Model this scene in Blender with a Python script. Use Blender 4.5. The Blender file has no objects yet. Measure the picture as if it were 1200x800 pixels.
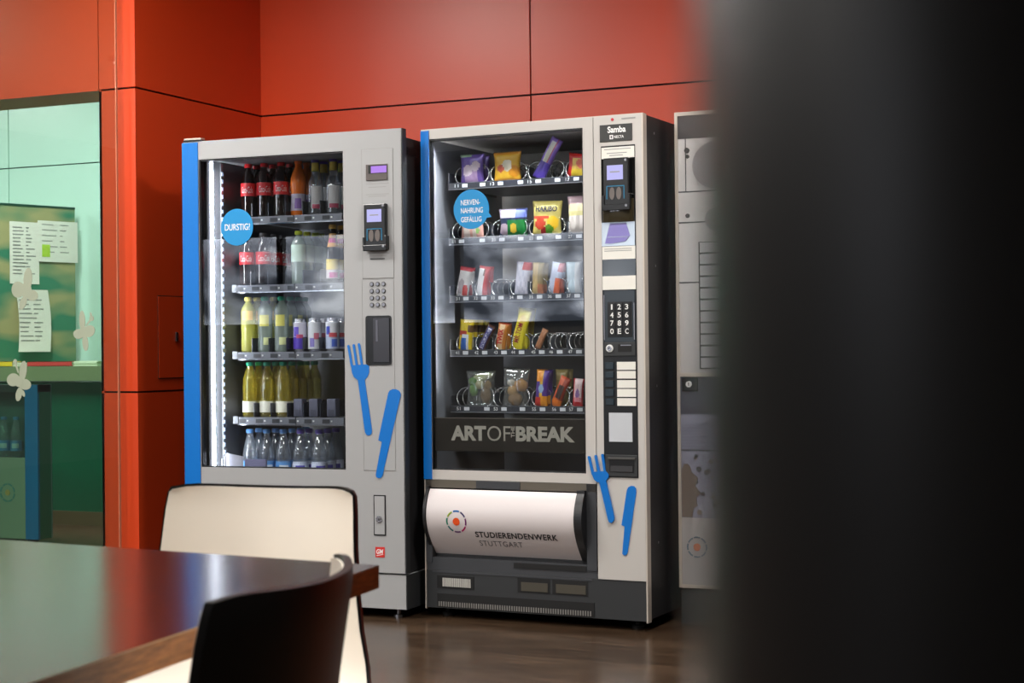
import bpy, bmesh, math, random
from math import sin, cos, pi, radians
from mathutils import Vector, Matrix

random.seed(7)
S = bpy.context.scene
COL = S.collection

# ------------------------------------------------------------------ camera (solved from the machines' edges)
F_PX, PITCH, ROLL, YAW, CAM_H = 1919.43, 0.0054, -0.01023, 0.41966, 0.99657
FW = Vector((-sin(YAW)*cos(PITCH), cos(YAW)*cos(PITCH), sin(PITCH)))
r0 = Vector((cos(YAW), sin(YAW), 0)); u0 = r0.cross(FW)
RT = r0*cos(ROLL) + u0*sin(ROLL); UP = -r0*sin(ROLL) + u0*cos(ROLL)
EYE = Vector((0, 0, CAM_H))
def ray(px, py): return FW + RT*((px-600)/F_PX) - UP*((py-400)/F_PX)
def on_plane(px, py, P, N):
    v = ray(px, py); N = Vector(N); t = (Vector(P)-EYE).dot(N)/v.dot(N)
    return EYE + v*t

class Frame:
    """A machine's own axes: u along its front, d into its depth, z up; origin at its front lower left corner."""
    def __init__(s, xr, yr, w, yaw):
        s.yaw = yaw; s.U = Vector((cos(yaw), sin(yaw), 0)); s.N = Vector((-sin(yaw), cos(yaw), 0))
        s.O = Vector((xr, yr, 0)) - s.U*w; s.w = w
    def at(s, px, py, d=0.0):
        P = on_plane(px, py, s.O + s.N*d, s.N) - s.O
        return P.dot(s.U), P.z
    def world(s, u, d, z): return s.O + s.U*u + s.N*d + Vector((0, 0, z))
F1 = Frame(-2.85021, 5.4036, 0.95087, 0.04551)
F2 = Frame(-1.92346, 5.4619, 0.89554, -0.03633)
F3 = Frame(-1.8725+0.66, 5.66, 0.66, 0.0)

# ------------------------------------------------------------------ materials
def lin(c):
    c = c/255.0
    return c/12.92 if c <= 0.04045 else ((c+0.055)/1.055)**2.4
def rgb(r, g, b): return (lin(r), lin(g), lin(b), 1)
MATS = {}
def mat(name, c, rough=0.5, metal=0.0, spec=0.5, emit=None, es=1.0, noise=0.0, nscale=30, coat=0.0, bump=0.0):
    if name in MATS: return MATS[name]
    m = bpy.data.materials.new(name); m.use_nodes = True
    nt = m.node_tree; b = nt.nodes['Principled BSDF']
    b.inputs['Base Color'].default_value = rgb(*c)
    b.inputs['Roughness'].default_value = rough; b.inputs['Metallic'].default_value = metal
    b.inputs['Specular IOR Level'].default_value = spec; b.inputs['Coat Weight'].default_value = coat
    if emit:
        b.inputs['Emission Color'].default_value = rgb(*emit); b.inputs['Emission Strength'].default_value = es
    if noise or bump:
        tc = nt.nodes.new('ShaderNodeTexCoord'); n = nt.nodes.new('ShaderNodeTexNoise')
        n.inputs['Scale'].default_value = nscale; n.inputs['Detail'].default_value = 4
        nt.links.new(tc.outputs['Object'], n.inputs['Vector'])
        if noise:
            mx = nt.nodes.new('ShaderNodeMix'); mx.data_type = 'RGBA'
            k1 = [max(0, v*(1-noise)) for v in rgb(*c)[:3]]; k2 = [min(1, v*(1+noise)) for v in rgb(*c)[:3]]
            mx.inputs[6].default_value = (*k1, 1); mx.inputs[7].default_value = (*k2, 1)
            nt.links.new(n.outputs['Fac'], mx.inputs[0]); nt.links.new(mx.outputs[2], b.inputs['Base Color'])
        if bump:
            bp = nt.nodes.new('ShaderNodeBump'); bp.inputs['Strength'].default_value = bump; bp.inputs['Distance'].default_value = 0.002
            nt.links.new(n.outputs['Fac'], bp.inputs['Height']); nt.links.new(bp.outputs['Normal'], b.inputs['Normal'])
    MATS[name] = m
    return m
def glass(name, tint, refl=0.05, rough=0.0, body=None, bodyfac=0.0, power=5):
    """Clear sheet: transmission by tint plus a Schlick mirror term; an optional share of diffuse body colour."""
    if name in MATS: return MATS[name]
    m = bpy.data.materials.new(name); m.use_nodes = True; nt = m.node_tree; N = nt.nodes; L = nt.links
    for n in list(N): N.remove(n)
    out = N.new('ShaderNodeOutputMaterial'); tr = N.new('ShaderNodeBsdfTransparent'); gl = N.new('ShaderNodeBsdfGlossy'); mx = N.new('ShaderNodeMixShader')
    tr.inputs['Color'].default_value = (*tint, 1); gl.inputs['Roughness'].default_value = rough; gl.inputs['Color'].default_value = (1, 1, 1, 1)
    g = N.new('ShaderNodeNewGeometry'); d = N.new('ShaderNodeVectorMath'); d.operation = 'DOT_PRODUCT'
    L.new(g.outputs['Incoming'], d.inputs[0]); L.new(g.outputs['Normal'], d.inputs[1])
    def ma(op, a, bv):
        n = N.new('ShaderNodeMath'); n.operation = op
        for i, v in enumerate((a, bv)):
            if v is None: continue
            if isinstance(v, (int, float)): n.inputs[i].default_value = v
            else: L.new(v, n.inputs[i])
        return n.outputs[0]
    x = ma('SUBTRACT', 1.0, ma('ABSOLUTE', d.outputs['Value'], None)); x = ma('POWER', x, power)
    fac = ma('ADD', ma('MULTIPLY', x, 1-refl), refl)
    base = tr.outputs[0]
    if body:
        df = N.new('ShaderNodeBsdfDiffuse'); df.inputs['Color'].default_value = rgb(*body)
        tl = N.new('ShaderNodeBsdfTranslucent'); tl.inputs['Color'].default_value = rgb(*body)
        m0 = N.new('ShaderNodeMixShader'); m0.inputs[0].default_value = 0.4; L.new(df.outputs[0], m0.inputs[1]); L.new(tl.outputs[0], m0.inputs[2])
        m1 = N.new('ShaderNodeMixShader'); m1.inputs[0].default_value = bodyfac; L.new(base, m1.inputs[1]); L.new(m0.outputs[0], m1.inputs[2]); base = m1.outputs[0]
    L.new(fac, mx.inputs[0]); L.new(base, mx.inputs[1]); L.new(gl.outputs[0], mx.inputs[2]); L.new(mx.outputs[0], out.inputs['Surface'])
    MATS[name] = m
    return m
def wood(name, c1, c2, rough, scale, stretch, spec=0.5, plank=None):
    m = bpy.data.materials.new(name); m.use_nodes = True; nt = m.node_tree; N = nt.nodes; L = nt.links
    b = N['Principled BSDF']; b.inputs['Roughness'].default_value = rough; b.inputs['Specular IOR Level'].default_value = spec
    tc = N.new('ShaderNodeTexCoord'); mp = N.new('ShaderNodeMapping'); mp.inputs['Scale'].default_value = stretch
    n = N.new('ShaderNodeTexNoise'); n.inputs['Scale'].default_value = scale; n.inputs['Detail'].default_value = 6; n.inputs['Roughness'].default_value = 0.65
    L.new(tc.outputs['Object'], mp.inputs[0]); L.new(mp.outputs[0], n.inputs['Vector'])
    cr = N.new('ShaderNodeValToRGB'); cr.color_ramp.elements[0].position = 0.3; cr.color_ramp.elements[1].position = 0.72
    cr.color_ramp.elements[0].color = rgb(*c1); cr.color_ramp.elements[1].color = rgb(*c2)
    L.new(n.outputs['Fac'], cr.inputs[0]); col = cr.outputs[0]
    if plank:
        br = N.new('ShaderNodeTexBrick'); br.inputs['Scale'].default_value = 1.0
        br.inputs['Brick Width'].default_value = plank[0]; br.inputs['Row Height'].default_value = plank[1]
        br.inputs['Mortar Size'].default_value = 0.0012; br.inputs['Color1'].default_value = (1, 1, 1, 1); br.inputs['Color2'].default_value = (0.62, 0.6, 0.58, 1); br.inputs['Mortar'].default_value = (0.35, 0.33, 0.3, 1)
        L.new(tc.outputs['Object'], br.inputs['Vector'])
        mx = N.new('ShaderNodeMix'); mx.data_type = 'RGBA'; mx.blend_type = 'MULTIPLY'; mx.inputs[0].default_value = 1
        L.new(col, mx.inputs[6]); L.new(br.outputs['Color'], mx.inputs[7]); col = mx.outputs[2]
        bp = N.new('ShaderNodeBump'); bp.inputs['Strength'].default_value = 0.12; bp.inputs['Distance'].default_value = 0.002
        L.new(n.outputs['Fac'], bp.inputs['Height']); L.new(bp.outputs['Normal'], b.inputs['Normal'])
    L.new(col, b.inputs['Base Color'])
    MATS[name] = m
    return m

RED = mat('red_panel', (206, 64, 22), 0.36, spec=0.5, noise=0.05, nscale=2)
JOINT = mat('panel_joint', (22, 8, 6), 0.8)
MINT = mat('mint_panel', (186, 222, 210), 0.3)
MINTJ = mat('mint_joint', (50, 90, 80), 0.7)
WHITEP = mat('white_plaster', (225, 222, 215), 0.8, noise=0.03)
GREYP = mat('grey_plaster', (120, 118, 114), 0.8)
SOFF = mat('olive_soffit', (222, 218, 178), 0.6)
DARKP = mat('charcoal_pillar', (15, 15, 18), 0.33, noise=0.12, nscale=60, spec=0.34)
FLOORM = wood('dark_floor', (34, 25, 19), (104, 82, 63), 0.2, 5, (1.0, 14, 1), plank=(1.6, 0.14))
TABLEM = wood('dark_table_wood', (22, 9, 5), (46, 20, 13), 0.17, 6, (2.0, 40, 20), spec=0.42)
EDGEM = wood('table_edge_wood', (120, 70, 28), (196, 130, 64), 0.35, 8, (30, 2, 30))
CHW = mat('cream_shell', (246, 236, 221), 0.42)
CHB = mat('black_shell', (10, 10, 11), 0.32, spec=0.35)
CHROME = mat('chrome', (200, 200, 205), 0.15, metal=1)
STEEL = mat('brushed_steel', (150, 150, 155), 0.3, metal=1)
SILVER = mat('silver_paint', (168, 169, 170), 0.42, spec=0.4)
CREAMG = mat('warm_grey_paint', (196, 192, 187), 0.4, spec=0.45)
EDGES = mat('pale_edge', (205, 196, 184), 0.35, metal=0.3)
BLACKC = mat('charcoal_cabinet', (34, 33, 35), 0.55, noise=0.06, nscale=80)
DGREY = mat('dark_grey_plastic', (44, 46, 48), 0.5)
BLK = mat('black_plastic', (16, 17, 19), 0.3)
BLKM = mat('black_matt', (12, 12, 13), 0.7)
BLUE = mat('blue_foil', (0, 112, 200), 0.28, spec=0.5)
STBLUE = mat('sticker_blue', (18, 138, 200), 0.5)
WHT = mat('white_print', (238, 238, 236), 0.5)
GREYT = mat('grey_print', (150, 150, 148), 0.5)
TAUPE = mat('taupe_print', (168, 162, 150), 0.5)
BLKT = mat('black_print', (25, 25, 28), 0.5)
LINER = mat('grey_liner', (84, 86, 92), 0.5, spec=0.5)
LINERD = mat('dark_liner', (104, 105, 108), 0.5)
TRAY = mat('tray_grey', (112, 114, 122), 0.35, metal=0.4)
LED = mat('led_strip', (255, 255, 255), 0.5, emit=(235, 240, 255), es=9)
LEDS = mat('led_tube', (255, 255, 255), 0.5, emit=(240, 244, 255), es=6)
SCREEN = mat('pale_violet_screen', (60, 60, 90), 0.3, emit=(190, 188, 245), es=0.85)
SCREENP = mat('purple_screen', (60, 40, 90), 0.3, emit=(180, 130, 235), es=0.85)
WIRE = mat('spiral_wire', (205, 205, 205), 0.25, metal=0.85)
PANE1 = glass('cooler_glass', (0.93, 0.95, 0.96), 0.035)
PANE2 = glass('snack_glass', (0.92, 0.94, 0.95), 0.05)
PANEG = glass('green_glass', (0.90, 0.955, 0.91), 0.04)
PLATE = mat('paper_white', (232, 230, 222), 0.8)

# ------------------------------------------------------------------ mesh helpers
class MB:
    def __init__(s): s.v = []; s.f = []; s.m = []; s.mats = []
    def mi(s, m):
        if m not in s.mats: s.mats.append(m)
        return s.mats.index(m)
    def add(s, vs, fs, m):
        o = len(s.v); i = s.mi(m); s.v += [tuple(v) for v in vs]
        for f in fs: s.f.append(tuple(o+k for k in f)); s.m.append(i)
    def box(s, x0, x1, y0, y1, z0, z1, m, b=0.0):
        if x0 > x1: x0, x1 = x1, x0
        if y0 > y1: y0, y1 = y1, y0
        if z0 > z1: z0, z1 = z1, z0
        if b <= 0:
            v = [(x, y, z) for x in (x0, x1) for y in (y0, y1) for z in (z0, z1)]
            s.add(v, [(0, 1, 3, 2), (4, 6, 7, 5), (0, 4, 5, 1), (2, 3, 7, 6), (0, 2, 6, 4), (1, 5, 7, 3)], m); return
        bm = bmesh.new(); bmesh.ops.create_cube(bm, size=1)
        bmesh.ops.scale(bm, vec=(x1-x0, y1-y0, z1-z0), verts=bm.verts)
        bmesh.ops.translate(bm, vec=((x0+x1)/2, (y0+y1)/2, (z0+z1)/2), verts=bm.verts)
        bmesh.ops.bevel(bm, geom=bm.edges[:], offset=b, segments=2, affect='EDGES', profile=0.5)
        s.bm(bm, m)
    def bm(s, bm, m):
        bm.verts.index_update()
        s.add([v.co[:] for v in bm.verts], [[v.index for v in f.verts] for f in bm.faces], m); bm.free()
    def prism(s, pts, y0, y1, m):
        """Polygon in the x-z plane pushed from depth y0 to y1 (concave outlines are fine)."""
        bm = bmesh.new(); n = len(pts)
        a = [bm.verts.new((p[0], y0, p[1])) for p in pts]; b = [bm.verts.new((p[0], y1, p[1])) for p in pts]
        bm.faces.new(a); bm.faces.new(b[::-1])
        for i in range(n): bm.faces.new((a[i], b[i], b[(i+1) % n], a[(i+1) % n]))
        bmesh.ops.recalc_face_normals(bm, faces=bm.faces[:])
        bmesh.ops.triangulate(bm, faces=[f for f in bm.faces if len(f.verts) > 4])
        s.bm(bm, m)
    def slab(s, pts, z0, z1, m, mside=None):
        n = len(pts); v = [(p[0], p[1], z0) for p in pts] + [(p[0], p[1], z1) for p in pts]
        s.add(v, [tuple(range(n-1, -1, -1)), tuple(range(n, 2*n))], m)
        s.add(v, [(i, (i+1) % n, n+(i+1) % n, n+i) for i in range(n)], mside or m)
    def disc(s, u, z, r, y0, y1, m, n=32, rx=None):
        rx = rx or r
        s.prism([(u+rx*cos(2*pi*k/n), z+r*sin(2*pi*k/n)) for k in range(n)], y0, y1, m)
    def arc(s, u, z, r0_, r1_, a0, a1, y0, y1, m, n=10):
        p = [(u+r1_*cos(a0+(a1-a0)*k/n), z+r1_*sin(a0+(a1-a0)*k/n)) for k in range(n+1)]
        p += [(u+r0_*cos(a1-(a1-a0)*k/n), z+r0_*sin(a1-(a1-a0)*k/n)) for k in range(n+1)]
        s.prism(p, y0, y1, m)
    def rrect(s, u0_, u1_, z0, z1, r, y0, y1, m):
        p = []
        for cx, cz, a in ((u1_-r, z1-r, 0), (u0_+r, z1-r, 90), (u0_+r, z0+r, 180), (u1_-r, z0+r, 270)):
            for k in range(6): t = radians(a+18*k); p.append((cx+r*cos(t), cz+r*sin(t)))
        s.prism(p, y0, y1, m)
    def lathe(s, prof, m, n=20, c=(0, 0)):
        """prof: (radius, z, material or None) from the bottom up."""
        vs = []; idx = []
        for p in prof:
            if p[0] < 1e-6: idx.append([len(vs)]); vs.append((c[0], c[1], p[1]))
            else:
                idx.append([len(vs)+k for k in range(n)])
                vs += [(c[0]+p[0]*cos(2*pi*k/n), c[1]+p[0]*sin(2*pi*k/n), p[1]) for k in range(n)]
        fs = []
        for a, b in zip(idx[:-1], idx[1:]):
            for k in range(n):
                k2 = (k+1) % n
                if len(a) == 1 and len(b) == 1: continue
                if len(a) == 1: fs.append((a[0], b[k2], b[k]))
                elif len(b) == 1: fs.append((a[k], a[k2], b[0]))
                else: fs.append((a[k], a[k2], b[k2], b[k]))
        s.add(vs, fs, m)
    def tube(s, pts, r, m, n=8, cap=True):
        pts = [Vector(p) for p in pts]; vs = []; prev = None
        for i, p in enumerate(pts):
            t = (pts[min(i+1, len(pts)-1)] - pts[max(i-1, 0)]).normalized()
            if prev is None: a = t.orthogonal().normalized()
            else: a = (prev - t*prev.dot(t)).normalized()
            prev = a; b = t.cross(a)
            vs += [tuple(p + (a*cos(2*pi*k/n) + b*sin(2*pi*k/n))*r) for k in range(n)]
        fs = [(i*n+k, i*n+(k+1) % n, (i+1)*n+(k+1) % n, (i+1)*n+k) for i in range(len(pts)-1) for k in range(n)]
        if cap: fs += [tuple(range(n-1, -1, -1)), tuple((len(pts)-1)*n+k for k in range(n))]
        s.add(vs, fs, m)
    def build(s, name, parent=None, smooth=False, loc=None, rotz=None, angle=None):
        me = bpy.data.meshes.new(name); me.from_pydata(s.v, [], s.f); me.update()
        for m in s.mats: me.materials.append(m)
        me.polygons.foreach_set('material_index', s.m)
        if smooth: me.polygons.foreach_set('use_smooth', [True]*len(s.f))
        if smooth and angle: me.set_sharp_from_angle(angle=radians(angle))
        o = bpy.data.objects.new(name, me); COL.objects.link(o)
        if parent: o.parent = parent
        if loc is not None: o.location = loc
        if rotz is not None: o.rotation_euler.z = rotz
        return o
def tag(o, label, cat, group=None, kind=None):
    o['label'] = label; o['category'] = cat
    if group: o['group'] = group
    if kind: o['kind'] = kind
    return o
def structure(o, label, cat): return tag(o, label, cat, kind='structure')
def thing(name, label, cat, loc=(0, 0, 0), rotz=0.0, group=None):
    o = bpy.data.objects.new(name, None); o.empty_display_size = 0.05; COL.objects.link(o)
    o.location = loc; o.rotation_euler.z = rotz
    return tag(o, label, cat, group)
KIDS = {}
def dup(root, loc, rot, label, group=None):
    def cp(o, par):
        c = o.copy(); COL.objects.link(c)
        if par: c.parent = par
        for ch in [x for x in o.children]: cp(ch, c)
        return c
    r = cp(root, None); r.location = loc; r.rotation_euler = rot; r['label'] = label
    if group: r['group'] = group
    return r

# lettering ---------------------------------------------------------
def text_geo(body, bold=0.0, space=1.0, shear=0.0):
    cu = bpy.data.curves.new('lettering', 'FONT'); cu.body = body; cu.offset = bold; cu.space_character = space; cu.shear = shear
    cu.resolution_u = 4; cu.fill_mode = 'BOTH'
    ob = bpy.data.objects.new('lettering_source', cu); COL.objects.link(ob)
    bpy.context.view_layer.update()
    me = bpy.data.meshes.new_from_object(ob.evaluated_get(bpy.context.evaluated_depsgraph_get()))
    vs = [(v.co.x, v.co.y) for v in me.vertices]; fs = [tuple(p.vertices) for p in me.polygons]
    bpy.data.objects.remove(ob); bpy.data.curves.remove(cu); bpy.data.meshes.remove(me)
    return vs, fs
def put_text(mb, body, x0, x1, z0, z1, depth, m, bold=0.0, rot=0.0, space=1.0, shear=0.0, fmap=None):
    """Lettering fitted to the box x0..x1, z0..z1 on the x-z plane (rot turns it in that plane); fmap bends it onto a surface."""
    vs, fs = text_geo(body, bold, space, shear)
    if not vs: return
    if rot:
        vs = [(x*cos(rot)-y*sin(rot), x*sin(rot)+y*cos(rot)) for x, y in vs]
    ax = min(v[0] for v in vs); bx = max(v[0] for v in vs); ay = min(v[1] for v in vs); by = max(v[1] for v in vs)
    out = []
    for x, y in vs:
        X = x0 + (x-ax)/(bx-ax)*(x1-x0); Z = z0 + (y-ay)/(by-ay)*(z1-z0)
        out.append(fmap(X, Z) if fmap else (X, depth, Z))
    mb.add(out, fs, m)

# ------------------------------------------------------------------ THE SETTING
XC, YC, YW, XL = -4.10586, 5.46288, 6.40, -4.28673
ZU, ZL, H = 2.08276, 0.84223, 3.0
YB, ZO = -3.4, H
def simple(name, boxes, label, cat):
    m = MB()
    for b in boxes: m.box(*b)
    return structure(m.build(name), label, cat)
simple('floor', [(-10, 3, YB-0.2, 8.7, -0.1, 0, FLOORM)], 'dark brown glossy wood plank floor under the machines', 'floor')
simple('ceiling', [(-10, 3, YB-0.2, 8.7, H, H+0.1, WHITEP)], 'white ceiling over the whole room', 'ceiling')
g = 0.004
def panels(m, axis, c, thick, a_cuts, z_cuts):
    """Panels with dark joints: axis 'x' = panels facing -Y at y=c; axis 'y' = panels facing +X at x=c."""
    for a0, a1 in zip(a_cuts[:-1], a_cuts[1:]):
        for z0, z1 in zip(z_cuts[:-1], z_cuts[1:]):
            A0 = a0 + (g if a0 != a_cuts[0] else 0); A1 = a1 - (g if a1 != a_cuts[-1] else 0)
            Z0 = z0 + (g if z0 != z_cuts[0] else 0); Z1 = z1 - (g if z1 != z_cuts[-1] else 0)
            if axis == 'x': m.box(A0, A1, c, c+thick, Z0, Z1, RED)
            else: m.box(c-thick, c, A0, A1, Z0, Z1, RED)
m = MB(); m.box(XC, 3, YW+0.012, YW+0.2, 0, H, JOINT); panels(m, 'x', YW, 0.012, [XC, -2.7563, -0.9, 3], [0, ZL, ZU, H])
structure(m.build('wall_back'), 'red panelled back wall with dark joints behind the vending machines', 'wall')
m = MB()
m.box(XL+0.012, XC-0.012, YC+0.012, 8.6, 0, H, JOINT)
panels(m, 'x', YC, 0.012, [XL, XC], [0, ZL, ZU, H]); panels(m, 'y', XC, 0.012, [YC+0.012, 6.40], [0, ZL, ZU, H])
m.box(XL, XL+0.012, YC, YC+0.25, 0, ZU, RED)
structure(m.build('wall_left'), 'red panelled return wall to the left of the drinks machine', 'wall')
m = MB()
m.box(-10, XL+0.012, YC+0.012, YC+0.25, ZU+0.012, H, JOINT); m.box(-10, XL-g, YC, YC+0.012, ZU, H, RED)
m.box(-10, XL, YC+0.012, YC+0.25, ZU, ZU+0.012, SOFF)
structure(m.build('wall_front'), 'red panel above the glazed opening with a pale underside', 'wall')
# small service hatch in the red return wall
t = thing('service_hatch', 'small flush red service hatch with keyhole on the red return wall', 'hatch', (XC, 5.60, 0.893))
m = MB(); m.box(0.0, 0.0015, 0.0, 0.185, 0.0, 0.347, JOINT); m.box(0.0005, 0.003, 0.004, 0.181, 0.004, 0.343, RED); m.build('hatch_door', t)
m = MB(); m.box(0.002, 0.009, 0.116, 0.134, 0.155, 0.195, CHROME, 0.002); m.box(0.008, 0.010, 0.122, 0.128, 0.165, 0.18, BLK); m.build('hatch_lock', t)
simple('wall_right', [(3, 3.2, YB-0.2, 6.6, 0, H, GREYP)], 'grey wall at the right end of the room', 'wall')
simple('wall_west', [(-10.2, -10, YB-0.2, 8.7, 0, H, GREYP)], 'grey wall at the far left end of the room', 'wall')
# wall behind the viewer, with the window that shines back in the machine glass
m = MB(); W0, W1, WZ0, WZ1 = -9.4, -4.8, 1.22, 2.2
for b in ((-10, W0, 0, H), (W0, W1, 0, WZ0), (W0, W1, WZ1, H), (W1, 3, 0, H)):
    m.box(b[0], b[1], YB-0.2, YB, b[2], b[3], GREYP)
structure(m.build('wall_rear'), 'grey wall with a window facing the vending machines', 'wall')
for n, (a, b, z0, z1) in enumerate(((W0, W1, WZ0, WZ1),)):
    m = MB(); k = 3
    for i in range(k+1):
        x = a + (b-a)*i/k; m.box(x-0.035, x+0.035, YB-0.13, YB-0.06, z0, z1, DGREY)
    m.box(a, b, YB-0.13, YB-0.06, z0, z0+0.06, DGREY); m.box(a, b, YB-0.13, YB-0.06, z1-0.06, z1, DGREY)
    structure(m.build('window_1'), 'grey framed window in the wall facing the machines', 'window')
    la = bpy.data.lights.new('daylight_portal', 'AREA'); la.shape = 'RECTANGLE'; la.size = b-a; la.size_y = z1-z0
    la.cycles.is_portal = True
    lo = bpy.data.objects.new('daylight_portal', la); COL.objects.link(lo); lo.location = ((a+b)/2, YB-0.18, (z0+z1)/2); lo.rotation_euler = (radians(90), 0, 0)
# glass pane in front of the red wall and the opening
m = MB(); m.box(-7.2, -4.1627, YC-0.052, YC-0.042, 0.0, H, PANEG)
pane = structure(m.build('window_2'), 'clear greenish glass pane with butterfly stickers on the left', 'window')
m = MB(); m.box(-4.1655, -4.1615, YC-0.0525, YC-0.0415, 0.0, H, mat('glass_edge', (190, 120, 92), 0.2)); m.build('polished_edge', pane)
BUT = mat('frosted_sticker', (160, 168, 146), 0.6)
def butterfly(cx, cy, s, rot, lobes, name):
    P = on_plane(cx, cy, (0, YC-0.054, 0), (0, 1, 0)); m = MB()
    for i, (lx, lz, a, b, ang) in enumerate(lobes):
        pts = []
        for k in range(20):
            t = 2*pi*k/20; x = a*cos(t); z = b*sin(t); x, z = x*cos(ang)-z*sin(ang)+lx, x*sin(ang)+z*cos(ang)+lz
            x, z = x*s, z*s; pts.append((P.x + x*cos(rot)-z*sin(rot), P.z + x*sin(rot)+z*cos(rot)))
        m.prism(pts, YC-0.0535-0.0001*i, YC-0.052, BUT)
    m.build(name, pane)
UN = 0.00369*1.0  # metres per photo pixel at the pane
lob = [(-8, 2, 9, 7.2, 0.1), (8, -3, 9, 6, -0.15), (6, 12, 5.2, 11, -0.15), (0, -14, 4.4, 8, -0.3), (6, -13, 2, 4, 0.4), (0, 0, 6, 6, 0), (-3, 16, 1.2, 7, 0.35), (-5, 22, 2.6, 3, 0)]
butterfly(22, 447, UN*1.02, 0.0, lob, 'butterfly_sticker')
lob2 = [(-7, -3, 7.5, 5.5, 0.0), (7.5, 0, 8, 6.5, 0.35), (-2, 12, 4.2, 11, 0.05), (2, -13, 4, 9, 0.1), (0, 0, 5, 6, 0), (7, 10, 1.1, 6, -0.75), (11, 14, 3.0, 3.0, 0), (10, 18, 1.3, 3, 0.2)]
butterfly(98, 388, UN*1.0, 0.0, lob2, 'butterfly_sticker')
lob3 = [(-11, 1, 9, 9, 0.3), (9, -6, 8, 6, -0.1), (3, 12, 6, 13, -0.1), (-4, -14, 4.4, 8, -0.5), (0, 0, 8, 8, 0)]
butterfly(30, 340, UN*1.02, 0.0, lob3, 'butterfly_sticker')

# the serving room behind the glass
m = MB(); m.box(-10, XL, 8.412, 8.6, 0, H, MINTJ)
for a0, a1 in ((-10, -8.66), (-8.66, -7.322), (-7.322, XL+0.0)):
    for z0, z1 in ((0, 2.2133), (2.2133, H)): m.box(a0+g, a1-g, 8.4, 8.412, z0+(g if z0 else 0), z1-g, MINT)
structure(m.build('wall_mint'), 'mint green panelled wall seen through the glass pane', 'wall')
m = MB(); m.box(-6.70, -6.62, 7.45, 7.60, 0, 0.10, PLATE); structure(m.build('baseboard_left'), 'pale baseboard block at the foot of the counter', 'baseboard')
GREEN = mat('bottle_green_gloss', (8, 92, 66), 0.25, spec=0.5, noise=0.25, nscale=2)
APRON = mat('olive_apron', (116, 140, 100), 0.4, noise=0.15, nscale=4)
t = thing('serving_counter', 'dark green serving counter with olive edge seen through the glass', 'counter', (-7.2, 7.70, 0))
m = MB(); m.box(-2.2, 1.6, 0.03, 0.6, 0.0, 0.835, GREEN); m.build('counter_front', t)
m = MB(); m.box(-2.2, 1.6, -0.01, 0.0, 0.845, 0.93, APRON); m.box(-2.2, 1.6, 0.0, 0.65, 0.905, 0.93, APRON); m.build('worktop', t)
m = MB(); m.box(-2.2, 1.6, 0.02, 0.03, 0.0, 0.08, mat('kick_olive', (92, 84, 58), 0.5)); m.build('kick_plate', t)
# screen on the counter, its glass reflections painted as olive and green mottling; papers
def screen_reflection_mat():
    m = bpy.data.materials.new('olive_green_screen'); m.use_nodes = True; nt = m.node_tree; N = nt.nodes; L = nt.links
    b = N['Principled BSDF']; b.inputs['Roughness'].default_value = 0.25
    tc = N.new('ShaderNodeTexCoord'); mp = N.new('ShaderNodeMapping'); mp.inputs['Scale'].default_value = (1.6, 1, 4.2)
    n = N.new('ShaderNodeTexNoise'); n.inputs['Scale'].default_value = 1.3; n.inputs['Detail'].default_value = 1.5
    L.new(tc.outputs['Object'], mp.inputs[0]); L.new(mp.outputs[0], n.inputs['Vector'])
    cr = N.new('ShaderNodeValToRGB'); e = cr.color_ramp.elements
    e[0].position = 0.42; e[0].color = rgb(62, 132, 104); e[1].position = 0.56; e[1].color = rgb(168, 164, 118)
    L.new(n.outputs['Fac'], cr.inputs[0]); L.new(cr.outputs[0], b.inputs['Base Color'])
    return m
SA = Vector((-6.9006, 7.8367)); SB = Vector((-6.7343, 8.33)); sdir = (SB-SA).normalized(); sang = math.atan2(sdir.y, sdir.x)
t = thing('counter_screen', 'mottled olive and green screen standing on the serving counter', 'screen', (SB.x, SB.y, 0.93), sang)
m = MB(); m.box(-0.62, 0, 0, 0.02, 0, 0.992, screen_reflection_mat()); m.build('panel', t)
m = MB(); m.box(-0.62, 0, -0.004, 0.024, 0.985, 0.997, mat('dark_green_edge', (24, 70, 56), 0.4)); m.build('top_rail', t)
def sheet(px0, py0, px1, py1, lines, label, off=0.004, note=None, curl=0.0):
    N_ = (-sdir.y, sdir.x, 0); P0 = Vector((SB.x, SB.y, 0)) - Vector(N_)*off
    a = on_plane(px0, py0, P0, N_); b = on_plane(px1, py1, P0, N_)
    w = (Vector((b.x-a.x, b.y-a.y))).dot(sdir); h = a.z-b.z
    t = thing('paper_sheet', label, 'paper', (a.x, a.y, b.z), sang, 'papers on the counter screen')
    m = MB(); n = 8; vs = []
    for j in range(n+1):
        for i in range(2):
            vs.append((w*i + 0.02*curl*sin(j/n*3), -0.0 - curl*0.03*(1-j/n)**2, h*j/n))
    vs2 = [(x, y-0.0012, z) for x, y, z in vs]; k = len(vs)
    m.add(vs+vs2, [(2*j, 2*j+1, 2*j+3, 2*j+2) for j in range(n)] + [(k+2*j+2, k+2*j+3, k+2*j+1, k+2*j) for j in range(n)], PLATE); m.build('page', t)
    m = MB()
    for i in range(lines):
        z = h*(0.9-0.8*i/lines); j = z/h
        y = -0.0022 - curl*0.03*(1-j)**2
        for (a_, b_) in ((0.1, 0.1+0.25+0.2*random.random()), (0.55, 0.6+0.3*random.random())):
            m.box(w*a_, w*b_, y-0.0005, y, z, z+h*0.018, GREYT)
    m.build('print_lines', t)
    if note:
        m = MB(); m.box(w*0.1, w*0.3, -0.003, -0.002, h*0.12, h*0.42, mat('lime_note', (176, 214, 70), 0.7)); m.build('sticky_note', t)
    return t
sheet(11, 259, 46, 333, 14, 'white printed sheet on the upper left of the counter screen', off=0.004)
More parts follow.
